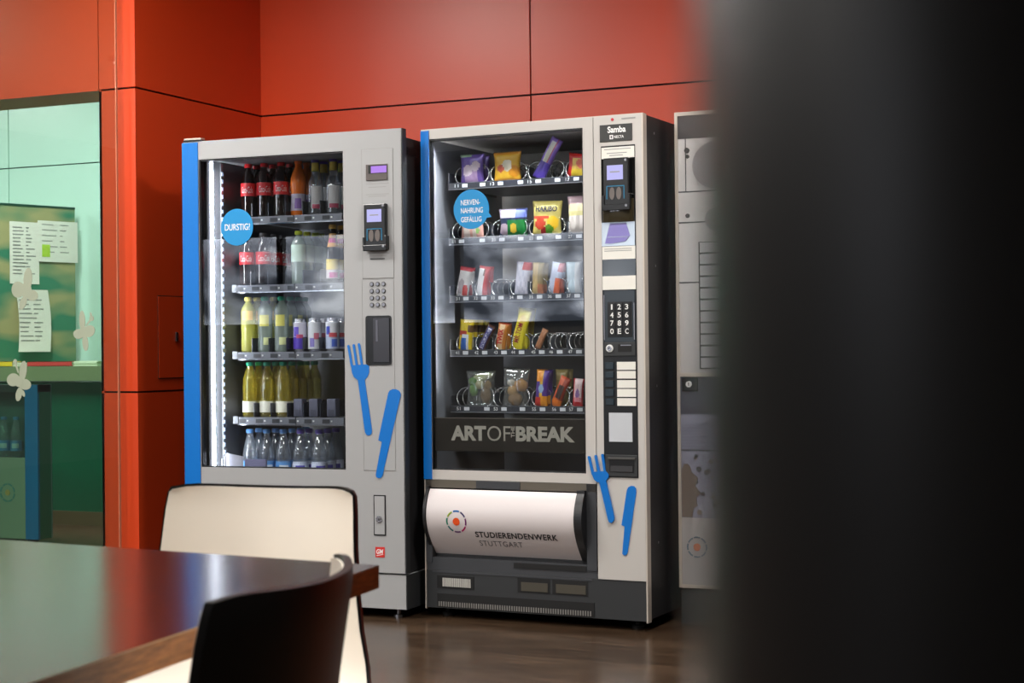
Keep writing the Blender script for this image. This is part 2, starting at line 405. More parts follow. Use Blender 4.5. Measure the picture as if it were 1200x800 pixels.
sheet(44, 258, 91, 308, 6, 'white printed sheet with a lime sticky note on the counter screen', off=0.009, note=True)
sheet(18, 339, 56, 412, 11, 'curled white printed sheet hanging low on the counter screen', off=0.014, curl=1.0)
for nm, px0, px1, zt, c, lab in (('folder', 32, 84, 0.028, (196, 58, 56), 'flat red folder lying on the serving counter'), ('folder', -12, 14, 0.03, (226, 196, 40), 'flat yellow folder lying on the serving counter'),
                                 ('paper_pile', 15, 31, 0.022, (220, 225, 205), 'low pale paper pile between yellow and red folders'), ('paper_pile', 86, 114, 0.03, (214, 232, 205), 'low pale paper pile right of the red folder')):
    a = on_plane(px0, 428, (0, 7.74, 0), (0, 1, 0)); b = on_plane(px1, 428, (0, 7.74, 0), (0, 1, 0)); w = b.x-a.x
    m = MB(); mm = mat('card_%d_%d' % (c[0], c[1]), c, 0.7)
    if nm == 'folder':
        m.box(0, w, 0, 0.085, 0, 0.003, mm); m.box(0.004, w-0.004, 0.004, 0.082, 0.003, zt-0.003, PLATE); m.box(0, w, 0, 0.085, zt-0.003, zt, mm); m.box(0, w, 0, 0.003, 0, zt, mm)
    else:
        for i in range(4): m.box(0.004*(i % 2), w-0.003*(i % 3), 0.003*(i % 2), 0.085, zt*i/4, zt*(i+1)/4-0.0006, mm)
    tag(m.build(nm, loc=(a.x, 7.74, 0.9305)), lab, 'folder' if nm == 'folder' else 'paper')

# drinks machine reflected in the pane, its image built solid behind the glass
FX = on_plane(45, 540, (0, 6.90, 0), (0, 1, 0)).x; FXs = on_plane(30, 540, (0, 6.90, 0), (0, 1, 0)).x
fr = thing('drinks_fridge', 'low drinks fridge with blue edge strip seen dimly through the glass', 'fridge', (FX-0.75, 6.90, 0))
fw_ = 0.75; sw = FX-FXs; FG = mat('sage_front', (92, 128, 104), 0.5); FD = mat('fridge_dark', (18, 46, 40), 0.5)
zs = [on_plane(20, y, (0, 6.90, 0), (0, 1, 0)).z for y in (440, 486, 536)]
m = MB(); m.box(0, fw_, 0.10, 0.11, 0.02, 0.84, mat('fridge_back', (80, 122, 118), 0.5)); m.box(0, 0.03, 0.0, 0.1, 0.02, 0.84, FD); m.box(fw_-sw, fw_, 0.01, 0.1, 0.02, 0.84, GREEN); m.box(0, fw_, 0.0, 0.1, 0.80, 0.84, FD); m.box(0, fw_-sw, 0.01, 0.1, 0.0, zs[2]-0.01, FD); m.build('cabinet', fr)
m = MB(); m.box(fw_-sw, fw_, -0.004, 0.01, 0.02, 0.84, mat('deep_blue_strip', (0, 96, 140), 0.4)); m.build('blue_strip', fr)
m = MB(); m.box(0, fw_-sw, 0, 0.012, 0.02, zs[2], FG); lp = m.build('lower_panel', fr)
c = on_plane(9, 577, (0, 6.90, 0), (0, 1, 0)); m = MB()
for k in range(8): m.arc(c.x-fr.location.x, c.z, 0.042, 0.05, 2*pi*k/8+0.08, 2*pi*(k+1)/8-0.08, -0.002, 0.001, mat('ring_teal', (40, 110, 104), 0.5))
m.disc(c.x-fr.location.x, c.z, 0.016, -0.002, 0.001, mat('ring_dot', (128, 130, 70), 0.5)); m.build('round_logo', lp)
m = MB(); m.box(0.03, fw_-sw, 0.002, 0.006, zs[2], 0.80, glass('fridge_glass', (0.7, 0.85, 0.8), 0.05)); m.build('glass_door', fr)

# ------------------------------------------------------------------ bottles and cans (prototypes at the origin, parts as children)
CLEARP = glass('clear_bottle', (0.92, 0.95, 0.98), 0.14, rough=0.05, body=(225, 232, 242), bodyfac=0.2, power=2.2)
LIQ = {
 'cola': mat('cola_liquid', (24, 9, 7), 0.08, spec=0.6, coat=0.4),
 'orange': mat('orange_soda', (240, 120, 24), 0.15, spec=0.6),
 'clear': CLEARP,
 'mist': glass('mist_drink', (0.80, 0.87, 0.84), 0.10, rough=0.06, body=(206, 226, 214), bodyfac=0.55, power=2.5),
 'lemon': glass('lemon_drink', (0.86, 0.86, 0.55), 0.08, rough=0.06, body=(222, 220, 120), bodyfac=0.6, power=2.5),
 'pale': glass('pale_lemonade', (0.9, 0.95, 0.9), 0.10, rough=0.06, body=(205, 222, 215), bodyfac=0.5, power=2.5),
 'apple': glass('apple_drink', (0.9, 0.84, 0.36), 0.12, rough=0.05, body=(222, 204, 64), bodyfac=0.32, power=2.5),
 'slim': mat('dark_bottle_glass', (26, 20, 18), 0.06, spec=0.6),
}
def P_(name, c, r=0.4): return mat(name, c, r)
CAPS = {'red': P_('cap_red', (205, 28, 34)), 'orange': P_('cap_orange', (238, 112, 24)), 'purple': P_('cap_purple', (112, 92, 196)), 'lime': P_('cap_lime', (206, 226, 60)),
        'yellow': P_('cap_yellow', (232, 214, 110)), 'green': P_('cap_green', (30, 160, 124)), 'blue': P_('cap_blue', (110, 170, 235)), 'grey': P_('cap_grey', (70, 66, 70)), 'gold': P_('cap_gold', (214, 170, 60))}
PROF = {
 'pet': [(0, .0), (.022, 0), (.029, .004), (.031, .012), (.031, .06), (.0295, .072), (.0305, .085), (.031, .092), (.031, .140), (.0295, .150), (.024, .172), (.0165, .188), (.0125, .196), (.0125, .212)],
 'ribbed': [(0, 0), (.022, 0), (.029, .004), (.031, .012), (.031, .066), (.027, .075), (.031, .085), (.028, .094), (.0315, .104), (.0285, .113), (.031, .124), (.0275, .134), (.030, .146), (.027, .160), (.021, .178), (.0145, .194), (.0125, .200), (.0125, .212)],
 'straight': [(0, 0), (.023, 0), (.029, .004), (.0305, .010), (.030, .02), (.0305, .04), (.029, .07), (.0305, .10), (.030, .14), (.0305, .165), (.027, .180), (.018, .194), (.0125, .202), (.0125, .214)],
 'cone': [(0, 0), (.022, 0), (.030, .005), (.032, .014), (.032, .055), (.0305, .060), (.032, .068), (.0315, .090), (.029, .098), (.0315, .106), (.028, .135), (.021, .165), (.0145, .188), (.0125, .194), (.0125, .208)],
 'curvy': [(0, 0), (.024, 0), (.031, .006), (.032, .02), (.0285, .055), (.0275, .075), (.030, .10), (.0325, .125), (.031, .148), (.025, .170), (.017, .188), (.0125, .196), (.0125, .212)],
 'wine': [(0, 0), (.026, 0), (.031, .004), (.0315, .012), (.0315, .115), (.030, .132), (.023, .150), (.0165, .165), (.0145, .185), (.0135, .215), (.0135, .222)],
 'slender': [(0, 0), (.020, 0), (.025, .004), (.026, .012), (.026, .105), (.024, .125), (.0175, .150), (.0135, .170), (.0125, .200), (.0125, .208)],
}
def cap_mb(m, z, r=0.0148, h=0.016):
    mb = MB(); mb.lathe([(0, z), (r*0.97, z), (r, z+0.002), (r, z+h-0.003), (r*0.9, z+h), (0, z+h)], m, 16)
    for k in range(16):
        a = 2*pi*k/16; mb.box(r*cos(a)-0.0006, r*cos(a)+0.0006, r*sin(a)-0.0006, r*sin(a)+0.0006, z+0.002, z+h-0.003, m)
    return mb
def rad_at(prof, z):
    for (r0_, z0), (r1_, z1) in zip(prof[:-1], prof[1:]):
        if z0 <= z <= z1 and z1 > z0: return r0_ + (r1_-r0_)*(z-z0)/(z1-z0)
    return prof[-1][0]
def label_band(mb, prof, z0, z1, m, da=None, off=0.0005, n=22):
    zs_ = [z0 + (z1-z0)*k/6 for k in range(7)]
    a0, a1 = da or (0, 2*pi); full = da is None; vs = []
    for z in zs_:
        r = rad_at(prof, z)+off
        vs += [(r*cos(a0+(a1-a0)*k/n), r*sin(a0+(a1-a0)*k/n), z) for k in range(n+1)]
    mb.add(vs, [(j*(n+1)+k, j*(n+1)+k+1, (j+1)*(n+1)+k+1, (j+1)*(n+1)+k) for j in range(6) for k in range(n)], m)
def wrap_text(mb, prof, body, zc, hh, ang, m, off=0.0012, **kw):
    r = rad_at(prof, zc)+off
    put_text(mb, body, -ang/2, ang/2, zc-hh/2, zc+hh/2, 0, m, fmap=lambda a, z: (r*sin(a+VIEWA), -r*cos(a+VIEWA), z), **kw)
VIEWA = 0.45     # the labels face the viewer's side of the shelf
def arcv(c, w): return (-pi/2+VIEWA+c-w/2, -pi/2+VIEWA+c+w/2)
def bottle(kind, prof, liq, cap, labels, scale=1.0, text=None, desc='', capz=None, cat='bottle'):
    t = thing('bottle', desc, cat); P = PROF[prof]
    mb = MB(); mb.lathe(P, LIQ[liq], 20); mb.build('body', t, smooth=True, angle=50)
    top = P[-1][1]; cap_mb(CAPS[cap], top-0.006).build('cap', t, smooth=True, angle=40)
    if labels:
        mb = MB(); nk = MB()
        for i, (z0, z1, c, da) in enumerate(labels): label_band(nk if (z0 >= .13 and kind in ('slim', 'water_glass')) else mb, P, z0, z1, mat('label_%s_%d' % (kind, i), c, 0.45), da, 0.0005+0.0003*i)
        if text: wrap_text(mb, P, text[0], text[1], text[2], text[3], WHT if len(text) < 5 else text[4], off=0.002)
        mb.build('label', t, smooth=True)
        if nk.v: nk.build('neck_label', t, smooth=True)
    t['base_scale'] = scale
    for c in t.children: c.scale = (1, 1, scale)
    return t
KINDS = {
 'cola': lambda: bottle('cola', 'pet', 'cola', 'red', [(.090, .142, (206, 32, 40), None)], 1.0, ('Coca-Cola', .115, .026, 1.5), 'dark cola bottle with red cap and red label'),
 'cola_open': lambda: bottle('cola_open', 'pet', 'cola', 'grey', [(.090, .142, (206, 32, 40), None)], .96, ('Coca-Cola', .115, .026, 1.5), 'dark cola bottle with red label'),
 'orange': lambda: bottle('orange', 'curvy', 'orange', 'orange', [(.022, .088, (216, 206, 226), None), (.03, .07, (150, 110, 190), arcv(.1, .9))], 1.02, None, 'orange soda bottle with orange cap and pale label'),
 'water_glass': lambda: bottle('water_glass', 'wine', 'clear', 'purple', [(.180, .214, (236, 214, 96), None), (.028, .118, (236, 234, 236), arcv(.1, 1.5)), (.028, .045, (206, 90, 120), arcv(.1, 1.2))], .985, None, 'clear long-necked bottle with purple cap and yellow neck'),
 'mist': lambda: bottle('mist', 'straight', 'mist', 'lime', [(.095, .166, (205, 226, 212), None)], .96, None, 'misty pale green bottle with lime cap'),
 'slim': lambda: bottle('slim', 'slender', 'slim', 'gold', [(.020, .090, (236, 208, 72), None), (.020, .052, (236, 220, 226), None), (.022, .042, (214, 70, 160), arcv(.1, 1.3)), (.135, .185, (232, 176, 110), None), (.150, .168, (214, 80, 150), arcv(0, 2))], 1.08, None, 'slim dark bottle with yellow and pink label'),
 'lemon': lambda: bottle('lemon', 'straight', 'lemon', 'yellow', [(.13, .168, (236, 196, 110), arcv(0, 1.6))], 1.0, None, 'yellow lemonade bottle with yellow cap'),
 'pale': lambda: bottle('pale', 'straight', 'pale', 'green', [(.105, .150, (232, 226, 120), arcv(-.2, 1.3)), (.03, .06, (226, 232, 170), arcv(.2, 1.0))], 1.0, None, 'pale lemonade bottle with green cap'),
 'apple': lambda: bottle('apple', 'ribbed', 'apple', 'green', [(.020, .064, (240, 238, 222), None)], 1.0, None, 'apple drink bottle with green cap and cream label'),
 'water': lambda: bottle('water', 'cone', 'clear', 'blue', [(.040, .094, (90, 150, 215), None), (.055, .08, (222, 230, 240), arcv(.1, 1.2))], 1.03, None, 'clear water bottle with light blue cap'),
 'water_violet': lambda: bottle('water_violet', 'cone', 'clear', 'purple', [(.040, .094, (214, 222, 244), None), (.055, .08, (96, 90, 190), arcv(.1, 1.2))], 1.03, None, 'clear water bottle with violet cap'),
}
def can(kind, bands, desc):
    t = thing('drink_can', desc, 'can'); ALU = mat('can_aluminium', (205, 205, 212), 0.25, metal=0.9); R_ = .0270
    P = [(0, .004), (.019, .0), (.024, .005), (R_, .012), (R_, .118), (.0235, .127), (.0245, .131), (.0235, .133), (.021, .1285), (0, .1285)]
    mb = MB(); mb.lathe(P, ALU, 20); mb.build('body', t, smooth=True, angle=50)
    mb = MB(); PL = [(R_, .0), (R_, .14)]
    for i, (z0, z1, c, da) in enumerate(bands): label_band(mb, PL, z0, z1, mat('can_%s_%d' % (kind, i), c, 0.25), da, 0.0003+0.0003*i)
    mb.build('print', t, smooth=True)
    mb = MB(); mb.box(-.004, .004, -.013, .009, .1286, .1300, ALU, .0004); mb.build('ring_pull', t)
    return t
KINDS['can_violet'] = lambda: can('violet', [(.012, .118, (226, 222, 240), None), (.012, .060, (92, 70, 186), None), (.062, .10, (110, 90, 200), arcv(-.5, .9)), (.055, .07, (206, 90, 130), arcv(.1, 1.0))], 'violet and white drink can')
KINDS['can_white'] = lambda: can('white', [(.012, .118, (232, 234, 242), None), (.02, .055, (150, 140, 214), arcv(-.5, .7)), (.05, .075, (214, 120, 140), arcv(.2, .8))], 'white drink can with faint violet print')
KINDS['can_blue'] = lambda: can('blue', [(.012, .118, (198, 210, 240), None), (.065, .118, (236, 238, 246), None), (.068, .1, (70, 84, 190), arcv(-.7, .7)), (.058, .075, (214, 90, 100), arcv(.1, 1.2)), (.02, .05, (80, 110, 205), arcv(.3, .8))], 'silver and blue drink can')

PROTO = {}
def put_kind(kind, loc, rotz, label, group):
    if kind not in PROTO:
        t = KINDS[kind](); PROTO[kind] = t; t.location = loc; t.rotation_euler = (0, 0, rotz); t['label'] = label; t['group'] = group
        bpy.context.view_layer.update()
        return t
    return dup(PROTO[kind], loc, (0, 0, rotz), label, group)

# two bottles of the reflected drinks machine, also built solid
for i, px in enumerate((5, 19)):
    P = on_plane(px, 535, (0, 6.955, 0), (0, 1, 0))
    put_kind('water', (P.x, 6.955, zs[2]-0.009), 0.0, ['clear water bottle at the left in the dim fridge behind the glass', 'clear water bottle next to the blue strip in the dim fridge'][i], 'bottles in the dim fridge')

# ------------------------------------------------------------------ DRINKS MACHINE
dm = thing('drinks_machine', 'tall silver drinks vending machine with blue left edge and lit bottles', 'vending machine', F1.O, F1.yaw)
WU0, WU1, WZ0_, WZ1_ = 0.0695, 0.7030, 0.5525, 1.7562
m = MB(); D1 = 0.84
m.box(0.0, 0.08, 0.04, D1, 0.17, 1.80, BLACKC); m.box(0.74, 0.940, 0.04, D1, 0.17, 1.80, BLACKC); m.box(0.08, 0.74, D1-0.05, D1, 0.17, 1.80, BLACKC)
m.box(0.08, 0.74, 0.04, D1, 1.765, 1.80, BLACKC); m.box(0.08, 0.74, 0.04, D1, 0.17, 0.44, BLACKC); m.box(0.937, 0.942, 0.036, 0.041, 0.17, 1.815, EDGES)
m.build('cabinet', dm)
m = MB()
m.box(0.0798, 0.082, 0.04, 0.79, 0.44, 1.765, LINER); m.box(0.738, 0.7402, 0.04, 0.79, 0.44, 1.765, LINERD); m.box(0.08, 0.74, 0.786, 0.79, 0.44, 1.765, LINERD)
m.box(0.08, 0.74, 0.04, 0.79, 1.760, 1.765, LINERD); m.box(0.08, 0.74, 0.04, 0.79, 0.44, 0.455, LINERD)
for k in range(12): m.box(0.082, 0.0835, 0.16+0.0, 0.17, 0.60+0.1*k, 0.615+0.1*k, STEEL)
m.build('interior_liner', dm)
m = MB()
m.box(0.0, WU0, 0, 0.034, 0.170, 1.8285, SILVER); m.box(WU0, WU1, 0, 0.034, 0.170, WZ0_, SILVER); m.box(WU0, WU1, 0, 0.034, WZ1_, 1.8285, SILVER); m.box(WU1, 0.947, 0, 0.034, 0.170, 1.8285, SILVER)
m.box(0.944, 0.9509, 0.0, 0.034, 0.170, 1.8286, DGREY)
door1 = m.build('door', dm)
m = MB(); m.box(-0.001, 0.0675, -0.004, 0.0, 0.172, 1.824, BLUE); m.box(-0.004, 0.0, -0.004, 0.034, 0.172, 1.824, BLUE); m.build('blue_strip', door1)
m = MB(); m.box(0.0, 0.085, 0.0, 0.05, 1.826, 1.834, BLK); m.box(0.004, 0.08, 0.0, 0.03, 1.836, 1.842, EDGES); m.build('hinge_cap', dm)
m = MB(); m.box(WU0, WU1, 0.010, 0.014, WZ0_, WZ1_, PANE1); m.build('window_pane', door1)
m = MB()
for a, b, c, d in ((WU0, WU0+.006, WZ0_, WZ1_), (WU1-.004, WU1, WZ0_, WZ1_), (WU0, WU1, WZ1_-.006, WZ1_), (WU0, WU1, WZ0_, WZ0_+.004)): m.box(a, b, 0.004, 0.03, c, d, BLK)
m.build('window_gasket', door1)
m = MB(); m.box(0.0822, 0.087, 0.060, 0.078, 0.50, 1.752, LED); m.build('light_strip', dm)
m = MB(); m.box(0.0822, 0.088, 0.135, 0.150, 0.46, 1.755, STEEL)
for k in range(42): m.box(0.088, 0.0895, 0.137, 0.148, 0.475+0.03*k, 0.490+0.03*k, mat('led_dot', (220, 230, 250), 0.5, emit=(190, 210, 245), es=1.0))  # glowing dots put in for the light strip's reflection
m.build('perforated_rail', dm)
la = bpy.data.lights.new('strip_light', 'AREA'); la.shape = 'RECTANGLE'; la.size = 1.2; la.size_y = 0.008; la.energy = 25; la.color = (0.93, 0.96, 1)
lo = bpy.data.objects.new('strip_light', la); COL.objects.link(lo); lo.location = F1.world(0.0885, 0.069, 1.12)
lo.rotation_euler = Matrix((Vector((0, 0, 1)), (F1.U*0.35-F1.N*0.94), -(F1.U*0.94+F1.N*0.35))).transposed().to_euler()
# white flap and grey guide at the foot of the window
m = MB()
n = 10; vs = []
for j in range(n+1):
    a = -1.2 + 2.4*j/n
    for z in (0.46, 0.603 - 0.02*abs(j-3)/n): vs.append((0.155+0.045*sin(a), 0.085-0.03*cos(a)+0.03, z))
m.add(vs, [(2*j, 2*j+2, 2*j+3, 2*j+1) for j in range(n)], mat('white_flap', (222, 222, 240), 0.4))
m.box(0.118, 0.122, 0.09, 0.12, 0.46, 0.59, WHT); m.box(0.105, 0.109, 0.09, 0.12, 0.46, 0.58, WHT)
m.build('delivery_flap', dm)
m = MB(); m.box(0.205, 0.30, 0.10, 0.11, 0.46, 0.578, mat('violet_grey', (120, 118, 150), 0.5)); m.build('flap_guide', dm)
# shelves
TZ = [1.541, 1.269, 1.001, 0.741, 0.468]
colpx = {0: [292.5, 311, 331, 351, 371, 392], 1: [291, 310, 331, 351.5, 372, 391.5], 2: [292.5, 312, 331.5, 353, 370, 391], 3: [294.5, 314.5, 333.5, 353, 371, 392], 4: [294.5, 314, 333.5, 353.5, 375.5, 393]}
ybase = [252, 332, 411, 488, 552]
for ti, z in enumerate(TZ):
    m = MB(); m.box(0.118, 0.735, 0.20, 0.78, z-0.012, z-0.003, TRAY)
    if ti < 4:
        for a, b in ((0.128, 0.384), (0.390, 0.60), (0.606, 0.735)): m.box(a, b, 0.186, 0.20, z-0.030, z-0.001, TRAY, 0.001)
        m.box(0.100, 0.122, 0.19, 0.21, z-0.028, z+0.002, mat('bracket', (90, 92, 98), 0.4))
        m.box(0.128, 0.735, 0.182, 0.186, z-0.033, z-0.029, CHROME)
        for px in colpx[ti]:
            u = F1.at(px, ybase[ti], 0.25)[0]
            m.box(u-0.020, u+0.012, 0.1845, 0.186, z-0.024, z-0.008, mat('slot_dark', (30, 32, 38), 0.4)); m.box(u+0.018, u+0.024, 0.183, 0.186, z-0.018, z-0.012, WHT)
    shelf = m.build('shelf', dm)
    m = MB()
    us = [F1.at(px, ybase[ti], 0.25)[0] for px in colpx[ti]]
    for i in range(len(us)-1): m.box((us[i]+us[i+1])/2-0.002, (us[i]+us[i+1])/2+0.002, 0.205, 0.76, z-0.003, z+0.055, mat('divider', (36, 40, 52), 0.25))
    m.build('lane_dividers', shelf)
    if ti == 3:
        for i in (3, 4, 5):
            m = MB(); u = us[i]; m.box(u-0.020, u+0.020, 0.222, 0.262, z, z+0.072, mat('pusher_grey', (96, 98, 116), 0.25), 0.004); m.box(u-0.012, u+0.012, 0.219, 0.223, z+0.006, z+0.03, mat('pusher_dark', (60, 62, 80), 0.3)); m.build('pusher', shelf)
SHELF = ['top', 'second', 'third', 'fourth', 'bottom']; ORD = ['first', 'second', 'third', 'fourth', 'fifth', 'sixth']
ROWW = ['front', 'second', 'third', 'fourth', 'fifth']
plan = {
 0: [('cola', 2), ('cola', 3), ('cola', 3), ('orange', 2), ('water_glass', 2), ('water_glass', 2)],
 1: [('cola_open', 1), ('cola_open', 3), None, ('mist', 4), None, ('slim', 2)],
 2: [('lemon', 2), ('pale', 2), ('pale', 4), ('can_violet', 1), ('can_white', 2), ('can_blue', 2)],
 3: [('apple', 2), ('apple', 2), ('apple', 5), None, None, None],
 4: [('water', 2), ('water', 2), ('water', 4), ('water_violet', 2), ('water_violet', 3), None],
}
DESC = {'cola': 'cola bottle with red cap', 'cola_open': 'cola bottle with red label', 'orange': 'orange soda bottle', 'water_glass': 'clear bottle with purple cap', 'mist': 'misty green bottle with lime cap',
        'slim': 'slim bottle with yellow-pink label', 'lemon': 'yellow lemonade bottle', 'pale': 'pale lemonade bottle with green cap', 'can_violet': 'violet drink can', 'can_white': 'white drink can', 'can_blue': 'silver-blue drink can',
        'apple': 'apple drink bottle with green cap', 'water': 'water bottle with blue cap', 'water_violet': 'water bottle with violet cap'}
for ti in range(5):
    for ci, e in enumerate(plan[ti]):
        if not e: continue
        k, rows = e; u = F1.at(colpx[ti][ci], ybase[ti], 0.25)[0]
        for r in range(rows):
            kk = 'lemon' if (k == 'pale' and r == 1 and ci == 1) else k
            lab = '%s, %s in %s column, %s drinks shelf' % (DESC[kk], ROWW[r], ORD[ci], SHELF[ti])
            dd = 0.25 + 0.0635*r
            if kk == 'cola_open' and r > 0: dd += 0.02
            put_kind(kk, F1.world(u + (0.004*((r*7+ci*3) % 3-1)), dd, TZ[ti]-0.0025), F1.yaw + 0.25*((r*5+ci*2) % 3-1)*0.5, lab, '%s on the %s shelf' % ('cans' if 'can' in kk else 'bottles', SHELF[ti]))
# control column
m = MB()
def groove(m, u0_, u1_, z0, z1, t=0.0016, mt=None):
    mt = mt or GREYT
    for b in ((u0_, u1_, z0, z0+t), (u0_, u1_, z1-t, z1), (u0_, u0_+t, z0, z1), (u1_-t, u1_, z0, z1)): m.box(b[0], b[1], -0.0006, 0.001, b[2], b[3], mt)
m.box(0.783, 0.911, -0.002, 0.001, 1.272, 1.755, SILVER, 0.0008); groove(m, 0.781, 0.913, 1.270, 1.757)
for i, z in enumerate((1.625, 1.612, 1.585, 1.578, 1.362, 1.355)):
    m.box(0.80+0.01*(i % 2), 0.895-0.012*(i % 2), -0.0024, -0.002, z, z+0.0022, GREYT)
groove(m, 0.814, 0.874, 1.288, 1.343); m.box(0.815, 0.875, -0.004, -0.002, 1.343, 1.346, DGREY)
cp = m.build('payment_panel', door1)
m = MB(); m.box(0.8016, 0.8904, -0.006, -0.001, 1.6384, 1.6991, mat('display_frame', (92, 84, 80), 0.3), 0.001); m.box(0.812, 0.8886, -0.007, -0.005, 1.664, 1.695, BLK); ds = m.build('display', cp)
m = MB(); m.box(0.8236, 0.8880, -0.0076, -0.0068, 1.6659, 1.6915, SCREENP); m.build('display_screen', cp)
def reader(parent, u0_, u1_, z0, z1, su0, su1, sz0, sz1):
    m = MB(); m.box(u0_, u1_, -0.022, 0.0, z0, z1, BLK, 0.004)
    m.box(u0_-0.004, u0_+0.006, -0.026, 0.0, z0+0.01, z0+(z1-z0)*0.28, BLK, 0.002); m.box(u1_-0.006, u1_+0.005, -0.026, 0.0, z0+0.0, z0+(z1-z0)*0.3, BLK, 0.002); m.box(u0_-0.002, u1_+0.004, -0.027, -0.02, z0-0.004, z0+0.018, BLK, 0.002)
    o = m.build('card_reader', parent)
    m = MB(); m.box(su0, su1, -0.0234, -0.0218, sz0, sz1, SCREEN); m.box(su0+0.012, su1-0.012, -0.0240, -0.0233, (sz0+sz1)/2, (sz0+sz1)/2+0.004, GREYT); m.build('reader_screen', o)
    w = u1_-u0_; h = z1-z0; a0, a1, b0, b1 = u0_+0.14*w, u1_-0.16*w, z0+0.2*h, z0+0.46*h; TEAL = mat('teal_frame', (24, 120, 160), 0.4)
    m = MB()
    for b in ((a0, a1, b1-0.003, b1), (a0, a0+0.003, b0, b1), (a1-0.003, a1, b0, b1)): m.box(b[0], b[1], -0.0234, -0.0215, b[2], b[3], TEAL)
    m.build('contact_frame', o)
    m = MB()
    for k in (-1, 1): m.disc((a0+a1)/2+k*0.013, (b0+b1)/2-0.004, 0.022, -0.0236, -0.0215, mat('sensor_grey', (104, 96, 92), 0.4), 20, rx=0.010)
    m.build('sensor_pads', o)
    m = MB()
    for (u, z) in ((u1_-0.008, z0+0.012), (u1_-0.008, z1-0.010)): m.disc(u, z, 0.0045, -0.0285, -0.02, STEEL, 12)
    m.build('bolts', o)
    return o
reader(cp, 0.7985, 0.8889, 1.3774, 1.5497, 0.8126, 0.8724, 1.4814, 1.5286)
m = MB(); m.box(0.780, 0.910, -0.0012, 0.001, 0.552, 1.266, SILVER, 0.0005); groove(m, 0.778, 0.912, 0.550, 1.268, 0.001)
lp1 = m.build('keypad_panel', door1)
for r in range(4):
    for c in range(3):
        u = 0.8202+0.0244*c; z = 1.2496-0.0259*r
        m = MB(); m.disc(u, z, 0.0088, -0.004, -0.001, mat('key_rim', (70, 68, 66), 0.4), 16); m.disc(u, z, 0.0062, -0.006, -0.003, STEEL, 16); m.build('key', lp1)
m = MB(); m.rrect(0.7929, 0.8998, 0.9469, 1.1316, 0.010, -0.004, 0.0, BLK); m.rrect(0.800, 0.894, 0.953, 1.1255, 0.008, -0.0048, -0.0035, mat('recess_black', (8, 8, 9), 0.25))
m.build('delivery_hatch', door1)
m = MB(); m.box(0.826, 0.893, -0.0075, -0.0045, 0.957, 1.122, mat('smoked_flap', (50, 50, 56), 0.22), 0.001); m.box(0.838, 0.846, -0.0088, -0.007, 1.035, 1.115, mat('flap_ridge', (92, 92, 102), 0.25)); m.build('smoked_flap', door1)
m = MB(); m.box(0.8187, 0.8685, -0.002, 0.0, 0.3085, 0.4604, BLK); m.box(0.8225, 0.8645, -0.004, -0.001, 0.313, 0.456, SILVER, 0.001); lk = m.build('lock_plate', door1)
m = MB(); m.disc(0.8426, 0.3703, 0.0125, -0.008, -0.003, CHROME, 24); m.disc(0.8426, 0.3703, 0.006, -0.0095, -0.007, STEEL, 16); m.box(0.8415, 0.8437, -0.0098, -0.009, 0.366, 0.375, BLK); m.build('lock_cylinder', lk)
m = MB(); m.box(0.8237, 0.8623, -0.0015, 0.0005, 0.2273, 0.2659, mat('sticker_red', (214, 48, 40), 0.4)); put_text(m, 'GM', 0.828, 0.857, 0.240, 0.258, -0.0018, WHT, bold=0.03, shear=0.2)
m.prism([(0.829, 0.235), (0.857, 0.240), (0.856, 0.2375), (0.829, 0.2325)], -0.002, -0.001, WHT); m.build('red_sticker', door1)
def decal(F, polys, parent, name, mt, d0=-0.0030, d1=-0.0018):
    m = MB()
    for i, poly in enumerate(polys): m.prism([F.at(x, y) for x, y in poly], d0-0.0001*i, d1, mt)
    return m.build(name, parent)
def tine(x0, y0, x1, y1, w=1.35): return [(x0-w, y0+1.2), (x0-w*0.4, y0), (x0+w*0.4, y0), (x0+w, y0+1), (x1+w, y1), (x1-w, y1)]
decal(F1, [tine(408.6, 404, 413, 430), tine(414.8, 403, 418.7, 430), tine(421, 402, 424.8, 430),
           [(411.5, 428), (413, 437), (415, 441.5), (419.5, 445), (427.5, 445), (431, 441.5), (433, 436), (432.6, 428.5), (430.5, 427), (426, 427)],
           [(419.5, 443), (427.6, 443), (436.3, 504), (436, 507.5), (433.5, 510), (430, 509.5), (428, 506)]], door1, 'fork_decal', BLUE)
decal(F1, [[(455.4, 460), (457.3, 457.2), (460.5, 455.8), (464, 455.9), (467.5, 457.2), (469.6, 459.8), (470, 463), (448.8, 556.5), (447, 559.4), (444, 560.2), (441.4, 558.8), (440.6, 556), (447.8, 517.5), (443.6, 515.6)]], door1, 'knife_decal', BLUE)
# round speech bubble on the glass
u, z = F1.at(276.5, 266)
m = MB(); m.disc(u, z, 0.0715, 0.007, 0.010, STBLUE, 48)
a = F1.at(262.5, 269.5); b = F1.at(292, 262); put_text(m, 'DURSTIG?', a[0], b[0], z-0.012, z+0.013, 0.0064, WHT, bold=0.008); m.build('round_sticker', door1)
m = MB(); m.box(0.0, 0.947, 0.004, 0.60, 0.035, 0.163, SILVER, 0.001); m.box(0.947, 0.9509, 0.004, 0.60, 0.035, 0.163, DGREY); m.box(0.02, 0.93, 0.03, 0.80, 0.163, 0.17, BLK); m.build('plinth', dm)
for u in (0.06, 0.89):
    for d in (0.06, 0.55):
        m = MB(); m.lathe([(0, 0), (0.02, 0), (0.02, 0.008), (0.008, 0.01), (0.008, 0.036), (0, 0.036)], STEEL, 14, (u, d)); m.build('foot', dm)
m = MB(); m.box(0.9405, 0.9425, 0.062, 0.15, 1.735, 1.765, BLK); m.build('side_vent', dm)

